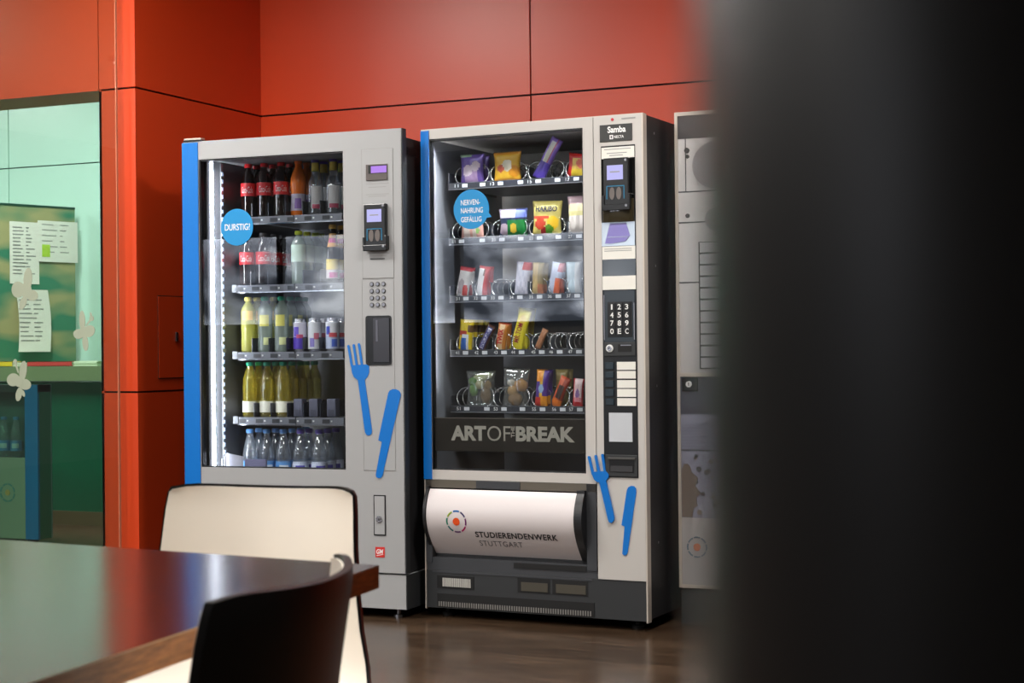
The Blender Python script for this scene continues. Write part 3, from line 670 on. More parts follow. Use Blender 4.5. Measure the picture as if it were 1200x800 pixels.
# ------------------------------------------------------------------ SNACK MACHINE
sm = thing('snack_machine', 'tall warm-grey snack vending machine with spiral shelves and black sides', 'vending machine', F2.O, F2.yaw)
GU0, GU1, GZ0, GZ1 = 0.0345, 0.6640, 0.5525, 1.7925; D2 = 0.86
m = MB()
m.box(0.0, 0.028, 0.035, D2, 0.04, 1.826, BLACKC); m.box(0.692, 0.8955, 0.035, D2, 0.04, 1.826, BLACKC); m.box(0.028, 0.692, D2-0.05, D2, 0.04, 1.826, BLACKC)
m.box(0.028, 0.692, 0.035, D2, 1.80, 1.826, BLACKC); m.box(0.028, 0.692, 0.12, D2, 0.04, 0.50, BLACKC)
m.build('cabinet', sm)
m = MB(); m.box(0.8905, 0.8958, 0.0, 0.035, 0.03, 1.829, EDGES); m.box(-0.0002, 0.004, 0.0, 0.035, 0.03, 0.515, EDGES); m.box(0.0, 0.8955, 0.0, 0.03, 1.826, 1.830, EDGES); m.build('edge_trim', sm)
m = MB(); SL = mat('grey_snack_liner', (206, 200, 192), 0.5); SLD = mat('snack_liner_dark', (118, 120, 126), 0.5)  # upper back liner painted lighter for the ceiling haze reflected there
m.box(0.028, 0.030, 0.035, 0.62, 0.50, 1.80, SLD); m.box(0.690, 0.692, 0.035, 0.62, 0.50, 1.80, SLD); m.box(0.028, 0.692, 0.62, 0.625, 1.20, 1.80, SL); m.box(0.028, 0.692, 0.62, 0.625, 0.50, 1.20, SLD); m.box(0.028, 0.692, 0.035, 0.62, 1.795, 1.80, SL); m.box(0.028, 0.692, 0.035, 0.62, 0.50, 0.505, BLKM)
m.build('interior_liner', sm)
m = MB(); m.tube([(0.08, 0.022, 1.7985), (0.64, 0.022, 1.7985)], 0.003, LEDS, 10); m.build('light_tube', sm)
la = bpy.data.lights.new('tube_light', 'AREA'); la.shape = 'RECTANGLE'; la.size = 0.56; la.size_y = 0.012; la.energy = 34; la.color = (0.95, 0.97, 1)
lo = bpy.data.objects.new('tube_light', la); COL.objects.link(lo); lo.location = F2.world(0.36, 0.030, 1.792)
lo.rotation_euler = Matrix((F2.U, -(F2.N*0.6+Vector((0, 0, 0.8))), Vector((0, 0, 0.6))-F2.N*0.8)).transposed().to_euler()
m = MB()
m.box(0.0, GU0, 0, 0.034, 0.5165, 1.826, CREAMG); m.box(GU0, GU1, 0, 0.034, 0.5165, GZ0, CREAMG); m.box(GU0, GU1, 0, 0.034, GZ1, 1.826, CREAMG); m.box(GU1, 0.7030, 0, 0.034, 0.5165, 1.826, CREAMG)
door2 = m.build('glass_door', sm)
la = bpy.data.lights.new('tube_light', 'AREA'); la.shape = 'RECTANGLE'; la.size = 0.9; la.size_y = 0.004; la.energy = 11; la.color = (0.97, 0.98, 1)  # added fill light along the left side, without a tube of its own
lo = bpy.data.objects.new('tube_light', la); COL.objects.link(lo); lo.location = F2.world(0.034, 0.032, 1.30)
lo.rotation_euler = Matrix((Vector((0, 0, 1)), (F2.U*0.6-F2.N*0.8), -(F2.U*0.8+F2.N*0.6))).transposed().to_euler()
m = MB(); m.box(-0.0005, 0.0342, -0.003, 0.0, 0.5165, 1.8245, BLUE); m.build('blue_strip', door2)
m = MB(); m.box(GU0, GU1, 0.008, 0.012, GZ0, GZ1, PANE2); m.build('window_pane', door2)
m = MB()
for a, b, c, d in ((GU0, GU0+.004, GZ0, GZ1), (GU1-.004, GU1, GZ0, GZ1), (GU0, GU1, GZ1-.007, GZ1), (GU0, GU1, GZ0, GZ0+.004)): m.box(a, b, 0.002, 0.03, c, d, BLK)
m.build('window_gasket', door2)
# ART OF THE BREAK band behind the pane
BAND = glass('smoked_band', (0.42, 0.39, 0.36), 0.03, body=(74, 68, 62), bodyfac=0.55)
m = MB(); m.box(0.036, 0.662, 0.016, 0.018, 0.622, 0.7455, BAND); m.box(0.036, 0.662, 0.015, 0.019, 0.7445, 0.7475, mat('band_edge', (96, 90, 84), 0.4))
tu = lambda px: F2.at(px, 510, 0.014)[0]
z0t, z1t = 0.6625, 0.7180
put_text(m, 'ART', tu(528.5), tu(569.5), z0t, z1t, 0.0145, TAUPE, bold=0.045)
put_text(m, 'OF', tu(571), tu(598), z0t, z1t, 0.0145, TAUPE, bold=-0.004)
put_text(m, 'THE', tu(598.8), tu(603.2), z0t+0.014, z1t, 0.0143, TAUPE, bold=0.015, rot=pi/2)
put_text(m, 'BREAK', tu(604.5), tu(673.5), z0t, z1t, 0.0145, TAUPE, bold=0.045)
m.build('lettered_band', door2)
u, z = F2.at(551.5, 245)
m = MB(); m.disc(u, z, 0.0735, 0.0045, 0.008, STBLUE, 48); m.prism([(u+0.058, z-0.035), (u+0.084, z-0.032), (u+0.066, z-0.008)], 0.0047, 0.008, STBLUE)
for i, (tx, w_) in enumerate((('NERVEN-', 0.080), ('NAHRUNG', 0.092), ('GEFÄLLIG', 0.086))):
    zz = z + (0.026, -0.004, -0.037)[i]; put_text(m, tx, u-0.043, u-0.043+w_, zz-0.010, zz+(0.010 if i < 2 else 0.0135), 0.0040, WHT, bold=0.006)
m.build('round_sticker', door2)
# spirals and shelves
SZ = [1.621, 1.411, 1.1935, 0.9885, 0.777]
coil = {0: ([541.7, 562.5, 583.5, 606.7, 627.5, 650, 672], .034), 1: ([538, 562, 585, 607, 629, 651, 675], .034), 2: ([543, 564, 584, 606, 629, 651, 673], .032),
        3: ([542.5, 565, 587.5, 608, 631.6, 652.5, 675], .032), 4: ([544, 567.5, 587.5, 609, 632.5, 656, 676], .036)}
cy = [205, 270, 334, 398, 463]
def coil_mb(r, hand):
    mb = MB(); pts = []; n = 26
    for k in range(int(n*5.0)+1):
        a = -pi/2 + hand*2*pi*k/n; pts.append((r*cos(a), 0.046*k/n, r*sin(a)))
    mb.tube(pts, 0.0019, WIRE, 6); return mb
COILS = {}
PRICE = mat('price_tag', (214, 216, 220), 0.5); RAIL = mat('price_rail', (38, 40, 48), 0.35)
NUMS = [['11', '', '13', '', '15', '', '17'], ['21', '', '23', '', '25', '', '27'], ['31', '32', '33', '34', '35', '36', '37'], ['41', '42', '43', '44', '45', '46', '47'], ['51', '', '53', '', '55', '56', '57']]
for ti, z in enumerate(SZ):
    px, r = coil[ti]
    m = MB(); m.box(0.062, 0.688, 0.105, 0.56, z-0.002, z+0.006, TRAY); m.box(0.062, 0.688, 0.098, 0.105, z-0.012, z+0.012, RAIL, 0.001); m.box(0.062, 0.688, 0.096, 0.100, z-0.014, z-0.011, STEEL); m.box(0.062, 0.066, 0.098, 0.50, z-0.012, z+0.05, RAIL)
    sh = m.build('shelf', sm)
    m = MB(); us = [F2.at(p, cy[ti], 0.11)[0] for p in px]
    for i, u in enumerate(us):
        m.box(u+0.006, u+0.028, 0.0965, 0.098, z-0.006, z+0.007, PRICE)
        if NUMS[ti][i]: put_text(m, NUMS[ti][i], u-0.026, u-0.010, z-0.005, z+0.007, 0.0972, WHT)
    m.build('price_tags', sh)
    for i, u in enumerate(us):
        hand = 1 if (ti < 2 or ti == 4) and i % 2 else -1; key = (r, hand)
        if key not in COILS:
            o = coil_mb(r, hand).build('spiral', sm, smooth=True); COILS[key] = o
        else:
            o = COILS[key].copy(); COL.objects.link(o); o.parent = sm
        o.location = (u, 0.108, z+0.008+r)
    m = MB()
    for i in range(len(us)-1):
        if (ti in (2, 3)) or i % 2 or (ti == 4 and i >= 4): m.box((us[i]+us[i+1])/2-0.001, (us[i]+us[i+1])/2+0.001, 0.12, 0.52, z+0.006, z+0.06, mat('lane_wall', (70, 76, 86), 0.3))
    m.build('lane_walls', sh)

# snack packs: pillow bags whose printed areas are chosen by pattern functions
def bagmat(c, gl=0.3): return mat('foil_%02x%02x%02x' % c, c, gl, spec=0.6)
CLEARB = glass('clear_film', (0.93, 0.95, 0.95), 0.10, rough=0.08, body=(225, 228, 225), bodyfac=0.14, power=2.0)
def pack(name, cat, w, h, t, pat, desc, text=None, crimp=True, clear=False, filling=None):
    root = thing(name, desc, cat); nx, nz = 18, 26; mb = MB(); vs = []
    for side in (-1, 1):
        for j in range(nz+1):
            for i in range(nx+1):
                s = i/nx; q = j/nz; bulge = (max(0, 1-(2*s-1)**4)**0.6)*(max(0, 1-abs(2*q-1)**3.2)**0.7)
                wr = 1 + 0.10*sin(23*s+5*q)*sin(9*q+3*s) if crimp else 1
                inset = 0.05*w*(1-abs(2*q-1)**2)*(1 if s > .5 else -1)*(abs(2*s-1)) if crimp else 0
                vs.append(((s-0.5)*w - inset, side*0.5*t*bulge*wr, q*h + (0.003*(i % 2) if crimp and j in (0, nz) else 0)))
    K = (nx+1)*(nz+1)
    for side in (0, 1):
        for j in range(nz):
            for i in range(nx):
                a = side*K+j*(nx+1)+i; f = (a, a+1, a+nx+2, a+nx+1)
                if side: f = f[::-1]
                mm = CLEARB if clear else bagmat(pat((i+.5)/nx, (j+.5)/nz))
                mb.add([vs[k] for k in f], [(0, 1, 2, 3)], mm)
    # weld the sheet into one skin
    bm = bmesh.new(); V = [bm.verts.new(v) for v in mb.v]
    for f, mi_ in zip(mb.f, mb.m):
        fc = bm.faces.new([V[k] for k in f]); fc.material_index = mi_; fc.smooth = True
    bmesh.ops.remove_doubles(bm, verts=bm.verts, dist=1e-5)
    me = bpy.data.meshes.new('wrapper'); bm.to_mesh(me); bm.free()
    for q in mb.mats: me.materials.append(q)
    o = bpy.data.objects.new('wrapper', me); COL.objects.link(o); o.parent = root
    if text:
        body, s0, s1, q0, q1, m_, rot, bold = text
        tm = MB()
        def fm(X, Z):
            s = X/w+0.5; q = Z/h; bulge = (max(0, 1-(2*s-1)**4)**0.6)*(max(0, 1-abs(2*q-1)**3.2)**0.7)
            return (X, -0.5*t*bulge*1.1-0.0025, Z)
        put_text(tm, body, (s0-.5)*w, (s1-.5)*w, q0*h, q1*h, 0, m_, bold=bold, rot=rot, fmap=fm); tm.build('lettering', root)
    if filling:
        for nm, parts in filling:
            fmb = MB()
            for (x, y, z, rx, ry, rz, c) in parts:
                bm2 = bmesh.new(); bmesh.ops.create_icosphere(bm2, subdivisions=2, radius=1)
                for v in bm2.verts:
                    k = 1+0.12*sin(9*v.co.x+7*v.co.z)*cos(8*v.co.y); v.co = Vector((x+v.co.x*rx*k, y+v.co.y*ry*k, z+v.co.z*rz*k))
                fmb.bm(bm2, mat('food_%02x%02x%02x' % c, c, 0.7))
            fmb.build(nm, root, smooth=True)
    return root
def blob(s, q, cs, cq, r, asp=1.0): return ((s-cs)/r)**2 + ((q-cq)*asp/r)**2 < 1
def pat_milka(s, q): return (236, 214, 226) if blob(s, q, .35, .45, .2) or blob(s, q, .7, .6, .18) else ((182, 150, 190) if blob(s, q, .5, .25, .3) else ((176, 214, 170) if q > .92 and s < .5 else (112, 86, 164)))
def pat_yellow(s, q): return (232, 160, 60) if q < .10 or q > .94 else ((206, 90, 60) if blob(s, q, .3, .45, .13) else ((244, 230, 200) if blob(s, q, .55, .55, .2) else ((228, 150, 40) if blob(s, q, .8, .35, .2) else (240, 186, 56))))
def pat_choc(s, q): return (92, 70, 176) if q < .42 else ((240, 232, 214) if .2 < s < .62 and q < .93 else ((196, 90, 120) if .62 <= s < .75 else (150, 116, 206)))
def pat_redyel(s, q): return (206, 40, 38) if s < .25 or (q > .8 and s < .6) else ((240, 206, 60) if q < .35 else ((232, 110, 80) if blob(s, q, .6, .6, .2) else (236, 190, 90)))
def pat_pink(s, q): return (244, 226, 214) if .15 < s < .42 or .55 < s < .7 else ((150, 190, 110) if blob(s, q, .35, .3, .12) or blob(s, q, .75, .3, .12) else (236, 180, 166))
def pat_orea(s, q): return (226, 214, 236) if q > .68 and s < .62 else ((116, 130, 206) if q > .68 else ((236, 196, 60) if blob(s, q, .55, .33, .13, .8) else ((30, 128, 60) if s > .35 and q < .62 else ((200, 176, 190) if blob(s, q, .2, .3, .2) else (44, 56, 90)))))
def pat_gold(s, q): return (206, 70, 44) if blob(s, q, .3, .36, .18) or (q > .5 and q < .56 and s < .6) else ((90, 150, 40) if blob(s, q, .62, .2, .14) else ((236, 190, 40) if blob(s, q, .75, .38, .2) else ((160, 40, 40) if blob(s, q, .45, .14, .14) else ((120, 100, 50) if q < .08 else (214, 198, 112)))))
def pat_pale(s, q): return (226, 190, 200) if q > .82 else ((238, 220, 180) if q > .6 else ((226, 214, 150) if q > .5 else (240, 228, 220)))
def pat_whitered(s, q): return (212, 60, 70) if q > .88 else ((206, 70, 60) if blob(s, q, .75, .22, .22) else ((180, 170, 176) if blob(s, q, .4, .35, .25) else (240, 236, 236)))
def pat_kinder(s, q): return (206, 54, 48) if s > .62 or q > .92 else ((120, 80, 60) if s > .5 and q > .7 else (244, 242, 246))
def pat_film(s, q): return (206, 70, 70) if q > .78 and s > .5 else ((224, 222, 238) if (int(s*9)+int(q*7)) % 3 else (206, 206, 226))
def pat_beige(s, q): return (206, 178, 120) if s < .55 else ((160, 140, 90) if q > .35 else (190, 120, 80))
def pat_blueor(s, q): return (236, 110, 60) if s > .55 and q < .55 else ((206, 214, 240) if s < .6 or q < .75 else (206, 120, 130))
def pat_reflection(s, q): return (206, 226, 238) if s < .6 else (232, 236, 240)  # pale blue reflection put into the bag's colour
def pat_ycorny(s, q): return (52, 110, 200) if .2 < s < .62 and q < .42 else ((232, 236, 244) if .3 < s < .8 and q < .52 else ((196, 60, 40) if q < .64 and s < .6 and q > .5 else ((110, 80, 50) if s > .68 and .6 < q < .85 else (236, 208, 40))))
def pat_snick(s, q): return (78, 50, 40) if s < .16 or s > .84 or q < .07 or q > .92 else ((226, 224, 236) if .25 < s < .75 and .12 < q < .88 else (60, 60, 130))
def pat_twix(s, q): return (176, 70, 40) if q < .05 or q > .95 else ((232, 200, 150) if .2 < s < .72 else (206, 130, 50))
def pat_tom(s, q): return (224, 208, 60) if q < .04 or q > .96 else ((232, 200, 60) if blob(s, q, .5, .72, .3, 2) else (236, 220, 52))
def pat_tan(s, q): return (176, 120, 84) if q > .15 else (120, 80, 60)
def pat_purpor(s, q): return (232, 150, 40) if (q > .7 and s < .55) or (q < .3 and s > .5) else ((206, 60, 50) if q < .28 else ((150, 180, 214) if blob(s, q, .5, .5, .2, 1.5) else ((226, 180, 70) if abs(s-.5) < .12 else (84, 52, 140))))
def pat_orangeb(s, q): return (226, 120, 40) if q < .28 else ((60, 40, 36) if .2 < s < .8 and .3 < q < .75 else ((206, 90, 50) if s < .5 else (150, 60, 40)))
def pat_redwhite(s, q): return (206, 48, 58) if q < .18 or s < .15 or s > .88 else ((236, 150, 160) if q < .35 else ((150, 110, 170) if blob(s, q, .5, .45, .2) else (244, 214, 216)))
def pat_olive(s, q): return (160, 138, 74) if q < .75 else (190, 170, 100)
REDT = mat('maroon_print', (150, 34, 40), 0.5); TWT = mat('twix_red', (190, 36, 34), 0.5); NAVT = mat('navy_print', (44, 46, 70), 0.5); SNT = mat('snack_navy', (60, 60, 140), 0.5)
salad = [('salad', [(-.028, 0, .095, .024, .012, .02, (96, 150, 60)), (-.03, 0, .065, .018, .012, .026, (120, 170, 80)), (.0, .0, .11, .03, .012, .014, (196, 204, 150)), (.03, .002, .118, .02, .01, .012, (206, 210, 170)), (-.005, 0, .085, .02, .012, .02, (206, 200, 150))]), ('bread', [(.022, 0, .045, .022, .014, .036, (124, 96, 60)), (.03, 0, .08, .016, .012, .02, (140, 110, 70))])]
sandw = [('bread', [(.0, 0, .03, .03, .014, .026, (150, 112, 66)), (.022, 0, .082, .03, .014, .024, (196, 140, 72)), (-.012, 0, .06, .022, .014, .022, (206, 160, 96)), (-.02, 0, .09, .016, .012, .014, (222, 214, 196))])]
PK = {
 'milka': lambda: pack('snack_bag', 'bag', .105, .112, .03, pat_milka, ''),
 'yellow': lambda: pack('snack_bag', 'bag', .118, .112, .032, pat_yellow, ''),
 'choc': lambda: pack('chocolate_bar', 'bar', .052, .168, .02, pat_choc, ''),
 'redyel': lambda: pack('snack_bag', 'bag', .10, .088, .03, pat_redyel, ''),
 'pink': lambda: pack('snack_bag', 'bag', .102, .112, .028, pat_pink, ''),
 'orea': lambda: pack('snack_bag', 'bag', .122, .108, .03, pat_orea, ''),
 'gold': lambda: pack('gummy_bear_bag', 'bag', .124, .130, .03, pat_gold, '', ('HARIBO', .17, .87, .70, .86, NAVT, 0, .03)),
 'pale': lambda: pack('snack_bag', 'bag', .10, .142, .028, pat_pale, ''),
 'whitered': lambda: pack('snack_bar', 'bar', .056, .115, .024, pat_whitered, ''),
 'kinder': lambda: pack('snack_bar', 'bar', .052, .115, .024, pat_kinder, ''),
 'film': lambda: pack('snack_bag', 'bag', .062, .125, .026, pat_film, ''),
 'beige': lambda: pack('snack_bar', 'bar', .050, .120, .024, pat_beige, ''),
 'blueor': lambda: pack('snack_bar', 'bar', .052, .120, .024, pat_blueor, ''),
 'lblue': lambda: pack('snack_bag', 'bag', .064, .118, .024, pat_reflection, ''),
 'ycorny': lambda: pack('snack_bar', 'bar', .062, .118, .024, pat_ycorny, ''),
 'snick': lambda: pack('chocolate_bar', 'bar', .034, .108, .02, pat_snick, '', ('SNICKERS', .28, .72, .15, .85, SNT, pi/2, .03)),
 'twix': lambda: pack('chocolate_bar', 'bar', .044, .104, .022, pat_twix, '', ('TWIX', .22, .70, .22, .80, TWT, pi/2, .05)),
 'tom': lambda: pack('peanut_bar', 'bar', .054, .160, .02, pat_tom, '', ('MR.TOM', .28, .66, .20, .66, REDT, pi/2, .01)),
 'tan': lambda: pack('snack_bar', 'bar', .026, .085, .018, pat_tan, ''),
 'purpor': lambda: pack('snack_bar', 'bar', .054, .138, .026, pat_purpor, ''),
 'orangeb': lambda: pack('snack_bar', 'bar', .044, .120, .022, pat_orangeb, ''),
 'redwhite': lambda: pack('snack_bar', 'bar', .044, .105, .022, pat_redwhite, ''),
 'olive': lambda: pack('snack_bar', 'bar', .052, .138, .024, pat_olive, ''),
 'salad': lambda: pack('sandwich_bag', 'bag', .128, .135, .036, None, '', clear=True, filling=salad),
 'sandw': lambda: pack('sandwich_bag', 'bag', .112, .145, .036, None, '', clear=True, filling=sandw),
}
SN = ['top', 'second', 'third', 'fourth', 'bottom']
snacks = [  # tier, kind, photo px of its foot centre (measured on the pack plane), tilt in degrees, rows, label head
 (0, 'milka', 554, 0, 2, 'purple biscuit bag with pale print'), (0, 'yellow', 595, 0, 1, 'yellow peanut bag'), (0, 'choc', 630, 30, 1, 'tall purple and white chocolate bar leaning right'), (0, 'redyel', 678, 8, 1, 'red and yellow snack bag'),
 (1, 'pink', 554, 0, 1, 'pale pink snack bag under the blue round sticker'), (1, 'orea', 602, 0, 1, 'dark blue and green snack bag'), (1, 'gold', 641, 2, 1, 'gold gummy bear bag'), (1, 'pale', 680, 0, 1, 'pale cream and pink bag'),
 (2, 'whitered', 541, 12, 2, 'white bar with red end'), (2, 'kinder', 564, 10, 2, 'white and red chocolate bar'), (2, 'film', 611, 6, 2, 'crumpled whitish wrapper with red corner'), (2, 'beige', 630, 3, 2, 'beige and olive snack bar'), (2, 'blueor', 648, 12, 2, 'white and orange snack bar'), (2, 'lblue', 673, 0, 1, 'pale blue snack bag'),
 (3, 'ycorny', 545, 6, 4, 'yellow bar with blue print'), (3, 'snick', 563, 29, 1, 'brown and white chocolate bar leaning right'), (3, 'twix', 586, 10, 2, 'gold chocolate bar with red letters'), (3, 'tom', 604, 17, 3, 'tall yellow peanut bar leaning right'), (3, 'tan', 629, 26, 1, 'small tan snack bar leaning right'),
 (4, 'salad', 564, 0, 1, 'clear bag with green salad roll'), (4, 'sandw', 604, 3, 1, 'clear bag with tan bread roll'), (4, 'purpor', 634, 5, 2, 'purple and orange snack bar'), (4, 'orangeb', 650, 24, 1, 'orange and brown bar leaning right'), (4, 'olive', 652, 0, 2, 'olive wrapped bar behind the orange bar'), (4, 'redwhite', 677, 4, 1, 'red and white snack bar'),
]
PP = {}
for ti, k, px, tilt, rows, head in snacks:
    z = SZ[ti]+0.0075
    for r in range(rows):
        d = 0.132 + 0.046*r + (0.052 if k == 'olive' else 0); u = F2.at(px, cy[ti]+12, 0.132)[0]
        uu = u; loc = F2.world(uu, d, z); rot = (0, radians(tilt) if r == 0 else radians(tilt*0.4), F2.yaw)
        if k == 'choc': loc = F2.world(u, 0.133, z+0.004)
        lab = ('%s, %s shelf of the snack machine' % (head, SN[ti])) if r == 0 else '%s, row %s behind its front one, %s snack shelf' % (head.replace(' leaning right', ''), ['', 'directly', 'third', 'fourth'][r], SN[ti])
        gr = 'snacks on the %s shelf' % SN[ti]
        if k not in PP:
            t = PK[k](); PP[k] = t; t['label'] = lab; t['group'] = gr; t.location = loc; t.rotation_euler = rot; bpy.context.view_layer.update()
        else: dup(PP[k], loc, rot, lab, gr)

# right column of the snack machine
m = MB(); m.box(0.7065, 0.8900, 0, 0.034, 0.1775, 1.826, CREAMG); m.box(0.7030, 0.7065, 0.008, 0.034, 0.1775, 1.826, BLK)
ctl = m.build('control_column', sm)
m = MB(); m.box(0.7316, 0.8554, -0.003, 0.001, 1.7357, 1.7957, mat('name_plate_black', (44, 44, 42), 0.35), 0.0008); put_text(m, 'Samba', 0.762, 0.832, 1.766, 1.789, -0.0034, WHT, bold=0.03)
m.box(0.770, 0.783, -0.0034, -0.003, 1.7435, 1.7585, WHT); m.box(0.774, 0.779, -0.0037, -0.0033, 1.7465, 1.7555, mat('name_plate_black', (44, 44, 42))); put_text(m, 'NECTA', 0.787, 0.824, 1.746, 1.756, -0.0034, WHT, bold=0.02); m.build('name_plate', ctl)
m = MB(); m.disc(0.780, 1.8135, 0.0055, -0.002, 0.001, mat('red_dot', (196, 30, 50), 0.4), 16); m.box(0.815, 0.868, -0.001, 0.001, 1.812, 1.817, GREYT); m.build('red_lamp', ctl)
GLB = mat('glossy_black', (14, 15, 15), 0.06, spec=0.8)
m = MB(); m.box(0.7350, 0.8655, -0.0015, 0.001, 0.5413, 1.7205, BLK)
m.box(0.7375, 0.8635, -0.003, -0.001, 1.675, 1.715, PLATE)
for i, zz in enumerate((1.706, 1.692, 1.684)): m.box(0.748+0.01*i, 0.85-0.015*i, -0.0034, -0.003, zz, zz+0.003, GREYT)
m.box(0.7375, 0.8635, -0.003, -0.001, 1.450, 1.674, GLB); m.box(0.7375, 0.8635, -0.003, -0.001, 1.257, 1.316, mat('glossy_green_black', (22, 32, 32), 0.08, spec=0.7))
m.box(0.7365, 0.8630, -0.003, -0.001, 1.3162, 1.3620, PLATE); m.box(0.7365, 0.8635, -0.003, -0.001, 1.2082, 1.2570, PLATE)
for i, zz in enumerate((1.352, 1.345)): m.box(0.745, 0.85, -0.0034, -0.003, zz, zz+0.0025, GREYT)
fascia = m.build('fascia', ctl)
m = MB()
n = 12; vs = []
for j in range(n+1):
    a = -pi*0.5*1.0 + pi*j/n
    for zz, k in ((1.448, .6), (1.49, 1.0), (1.53, .8)): vs.append((0.80+0.060*sin(a), -0.003-0.020*cos(a)*k, zz))
m.add(vs, [(3*j+q, 3*j+3+q, 3*j+4+q, 3*j+1+q) for j in range(n) for q in range(2)], mat('smoked_cowl', (52, 46, 32), 0.08, spec=0.9)); m.build('reader_cowl', fascia, smooth=True)
reader(fascia, 0.7500, 0.8480, 1.4920, 1.6746, 0.7662, 0.8271, 1.5969, 1.6483)
FOIL = mat('silver_foil', (196, 206, 214), 0.2, metal=0.6)
m = MB(); m.box(0.7365, 0.8625, -0.004, -0.002, 1.3635, 1.4480, FOIL)
u0_, u1_, z0, z1 = 0.7365, 0.8625, 1.3635, 1.448
pts = [(.26, .95), (.74, .95), (.86, .42), (.72, .18), (.28, .10), (.10, .12)]
m.prism([(u0_+(u1_-u0_)*a, z0+(z1-z0)*b) for a, b in pts], -0.007, -0.004, mat('violet_card', (132, 124, 190), 0.35)); m.box(0.76, 0.84, -0.0078, -0.0068, 1.394, 1.3955, FOIL); m.build('payment_card_sign', fascia)
m = MB(); m.box(0.741, 0.860, -0.004, -0.002, 1.022, 1.205, mat('keypad_slate', (40, 48, 54), 0.2), 0.001); m.box(0.756, 0.849, -0.006, -0.003, 1.040, 1.165, BLK, 0.001)
m.box(0.741, 0.744, -0.006, -0.003, 1.03, 1.19, STEEL); m.box(0.856, 0.859, -0.006, -0.003, 1.03, 1.16, STEEL); kp = m.build('keypad', fascia)
for r, row in enumerate(('123', '456', '789', '0EC')):
    for c, ch in enumerate(row):
        u = 0.7735+0.0285*c; z = 1.147-0.0288*r
        m = MB(); m.box(u-0.0125, u+0.0125, -0.0085, -0.0055, z-0.0130, z+0.0130, mat('key_black', (22, 22, 24), 0.35), 0.001); put_text(m, ch, u-(0.003 if ch == '1' else 0.0065), u+(0.003 if ch == '1' else 0.0065), z-0.0095, z+0.0095, -0.0088, WHT, bold=0.015); m.build('key', kp)
m = MB(); m.box(0.741, 0.861, -0.006, -0.001, 0.972, 1.022, DGREY, 0.002); m.box(0.795, 0.847, -0.0066, -0.0055, 0.9873, 1.0135, BLKM); m.box(0.805, 0.845, -0.0075, -0.006, 1.009, 1.0125, STEEL); m.build('coin_slot', fascia)
m = MB(); m.disc(0.7634, 1.0002, 0.0135, -0.010, -0.005, WHT, 24); m.disc(0.7634, 1.0, 0.009, -0.012, -0.009, CHROME, 20); m.box(0.762, 0.765, -0.0126, -0.0115, 0.996, 1.005, BLK); m.build('lock', fascia)
for i, (a, b) in enumerate(((423.8, 433.2), (434.6, 443.4), (445.2, 454.4), (455.6, 464.8), (466.4, 475.4))):
    zt, zb = F2.at(734, a)[1], F2.at(734, b)[1]
    m = MB(); m.box(0.7440, 0.7765, -0.006, -0.001, zb+0.002, zt-0.001, mat('button_slate', (36, 48, 56), 0.25), 0.0015); m.build('select_button', fascia)
    m = MB(); m.box(0.7890, 0.8600, -0.004, -0.001, zb, zt, PLATE); m.build('price_plate', fascia)
m = MB(); m.box(0.7562, 0.8451, -0.004, -0.001, 0.6686, 0.7711, mat('notice_grey', (196, 200, 206), 0.5)); m.build('notice', fascia)
m = MB(); m.box(0.741, 0.864, -0.006, -0.001, 0.545, 0.622, DGREY, 0.002); m.box(0.757, 0.852, -0.0068, -0.0055, 0.560, 0.607, mat('tray_black', (14, 14, 15), 0.3)); m.box(0.752, 0.857, -0.012, -0.005, 0.606, 0.613, mat('tray_lip', (74, 72, 70), 0.35), 0.001); m.box(0.762, 0.846, -0.0085, -0.0065, 0.563, 0.583, mat('tray_flap', (58, 58, 60), 0.3)); m.build('coin_return', fascia)
decal(F2, [tine(690.8, 534, 695.8, 556), tine(698.7, 532.8, 703.2, 556), tine(706.6, 531.5, 710.2, 556),
           [(694.4, 552.5), (695.3, 557), (697, 561.5), (701, 564.8), (707.5, 564), (711.6, 562), (714, 559), (714.2, 555.5), (711.4, 552), (706, 552)],
           [(702.6, 562), (710.4, 561), (720.7, 606), (720, 610), (717.3, 612.4), (714.5, 611.4), (713.4, 608.5)]], sm, 'fork_decal', BLUE, -0.0075, -0.0005)
decal(F2, [[(734.9, 574), (736.3, 570.8), (739.7, 569), (743.4, 569.4), (745.6, 571.8), (746, 576.5), (736, 647), (734.4, 650), (731.6, 650.5), (729.5, 648.6), (732.2, 616.6), (728.6, 615)]], ctl, 'knife_decal', BLUE)
# delivery box with the curved flap
m = MB(); DG2 = mat('slate_plastic', (58, 60, 64), 0.45)
m.box(0.006, 0.700, 0.034, 0.12, 0.205, 0.515, mat('slate_dark', (40, 41, 44), 0.5)); m.box(0.006, 0.030, 0.0, 0.04, 0.205, 0.515, DG2); m.box(0.664, 0.702, 0.0, 0.04, 0.205, 0.515, DG2); m.box(0.006, 0.702, 0.0, 0.04, 0.486, 0.5155, mat('taupe_plastic', (96, 90, 80), 0.4)); m.box(0.006, 0.702, 0.004, 0.04, 0.177, 0.225, DG2)
m.box(0.22, 0.40, -0.003, 0.01, 0.4865, 0.5150, DG2, 0.001); m.box(0.37, 0.66, 0.001, 0.006, 0.20, 0.219, BLKM)
dbox = m.build('delivery_box', sm)
def prof(z):
    q = (0.4815-z)/(0.4815-0.236); q = max(0, min(1, q))
    return -0.004 - 0.060*math.sin(pi*min(1, q*0.82+0.04))*(1-0.3*q) + 0.055*q**2
FLW = mat('flap_white', (222, 214, 214), 0.3, spec=0.5)
m = MB(); n = 24; vs = []
for j in range(n+1):
    z = 0.4815-(0.4815-0.236)*j/n
    for u in (0.030, 0.632): vs += [(u, prof(z), z)]
for j in range(n+1):
    z = 0.4815-(0.4815-0.236)*j/n
    for u in (0.030, 0.632): vs += [(u, prof(z)+0.006, z)]
k = 2*(n+1)
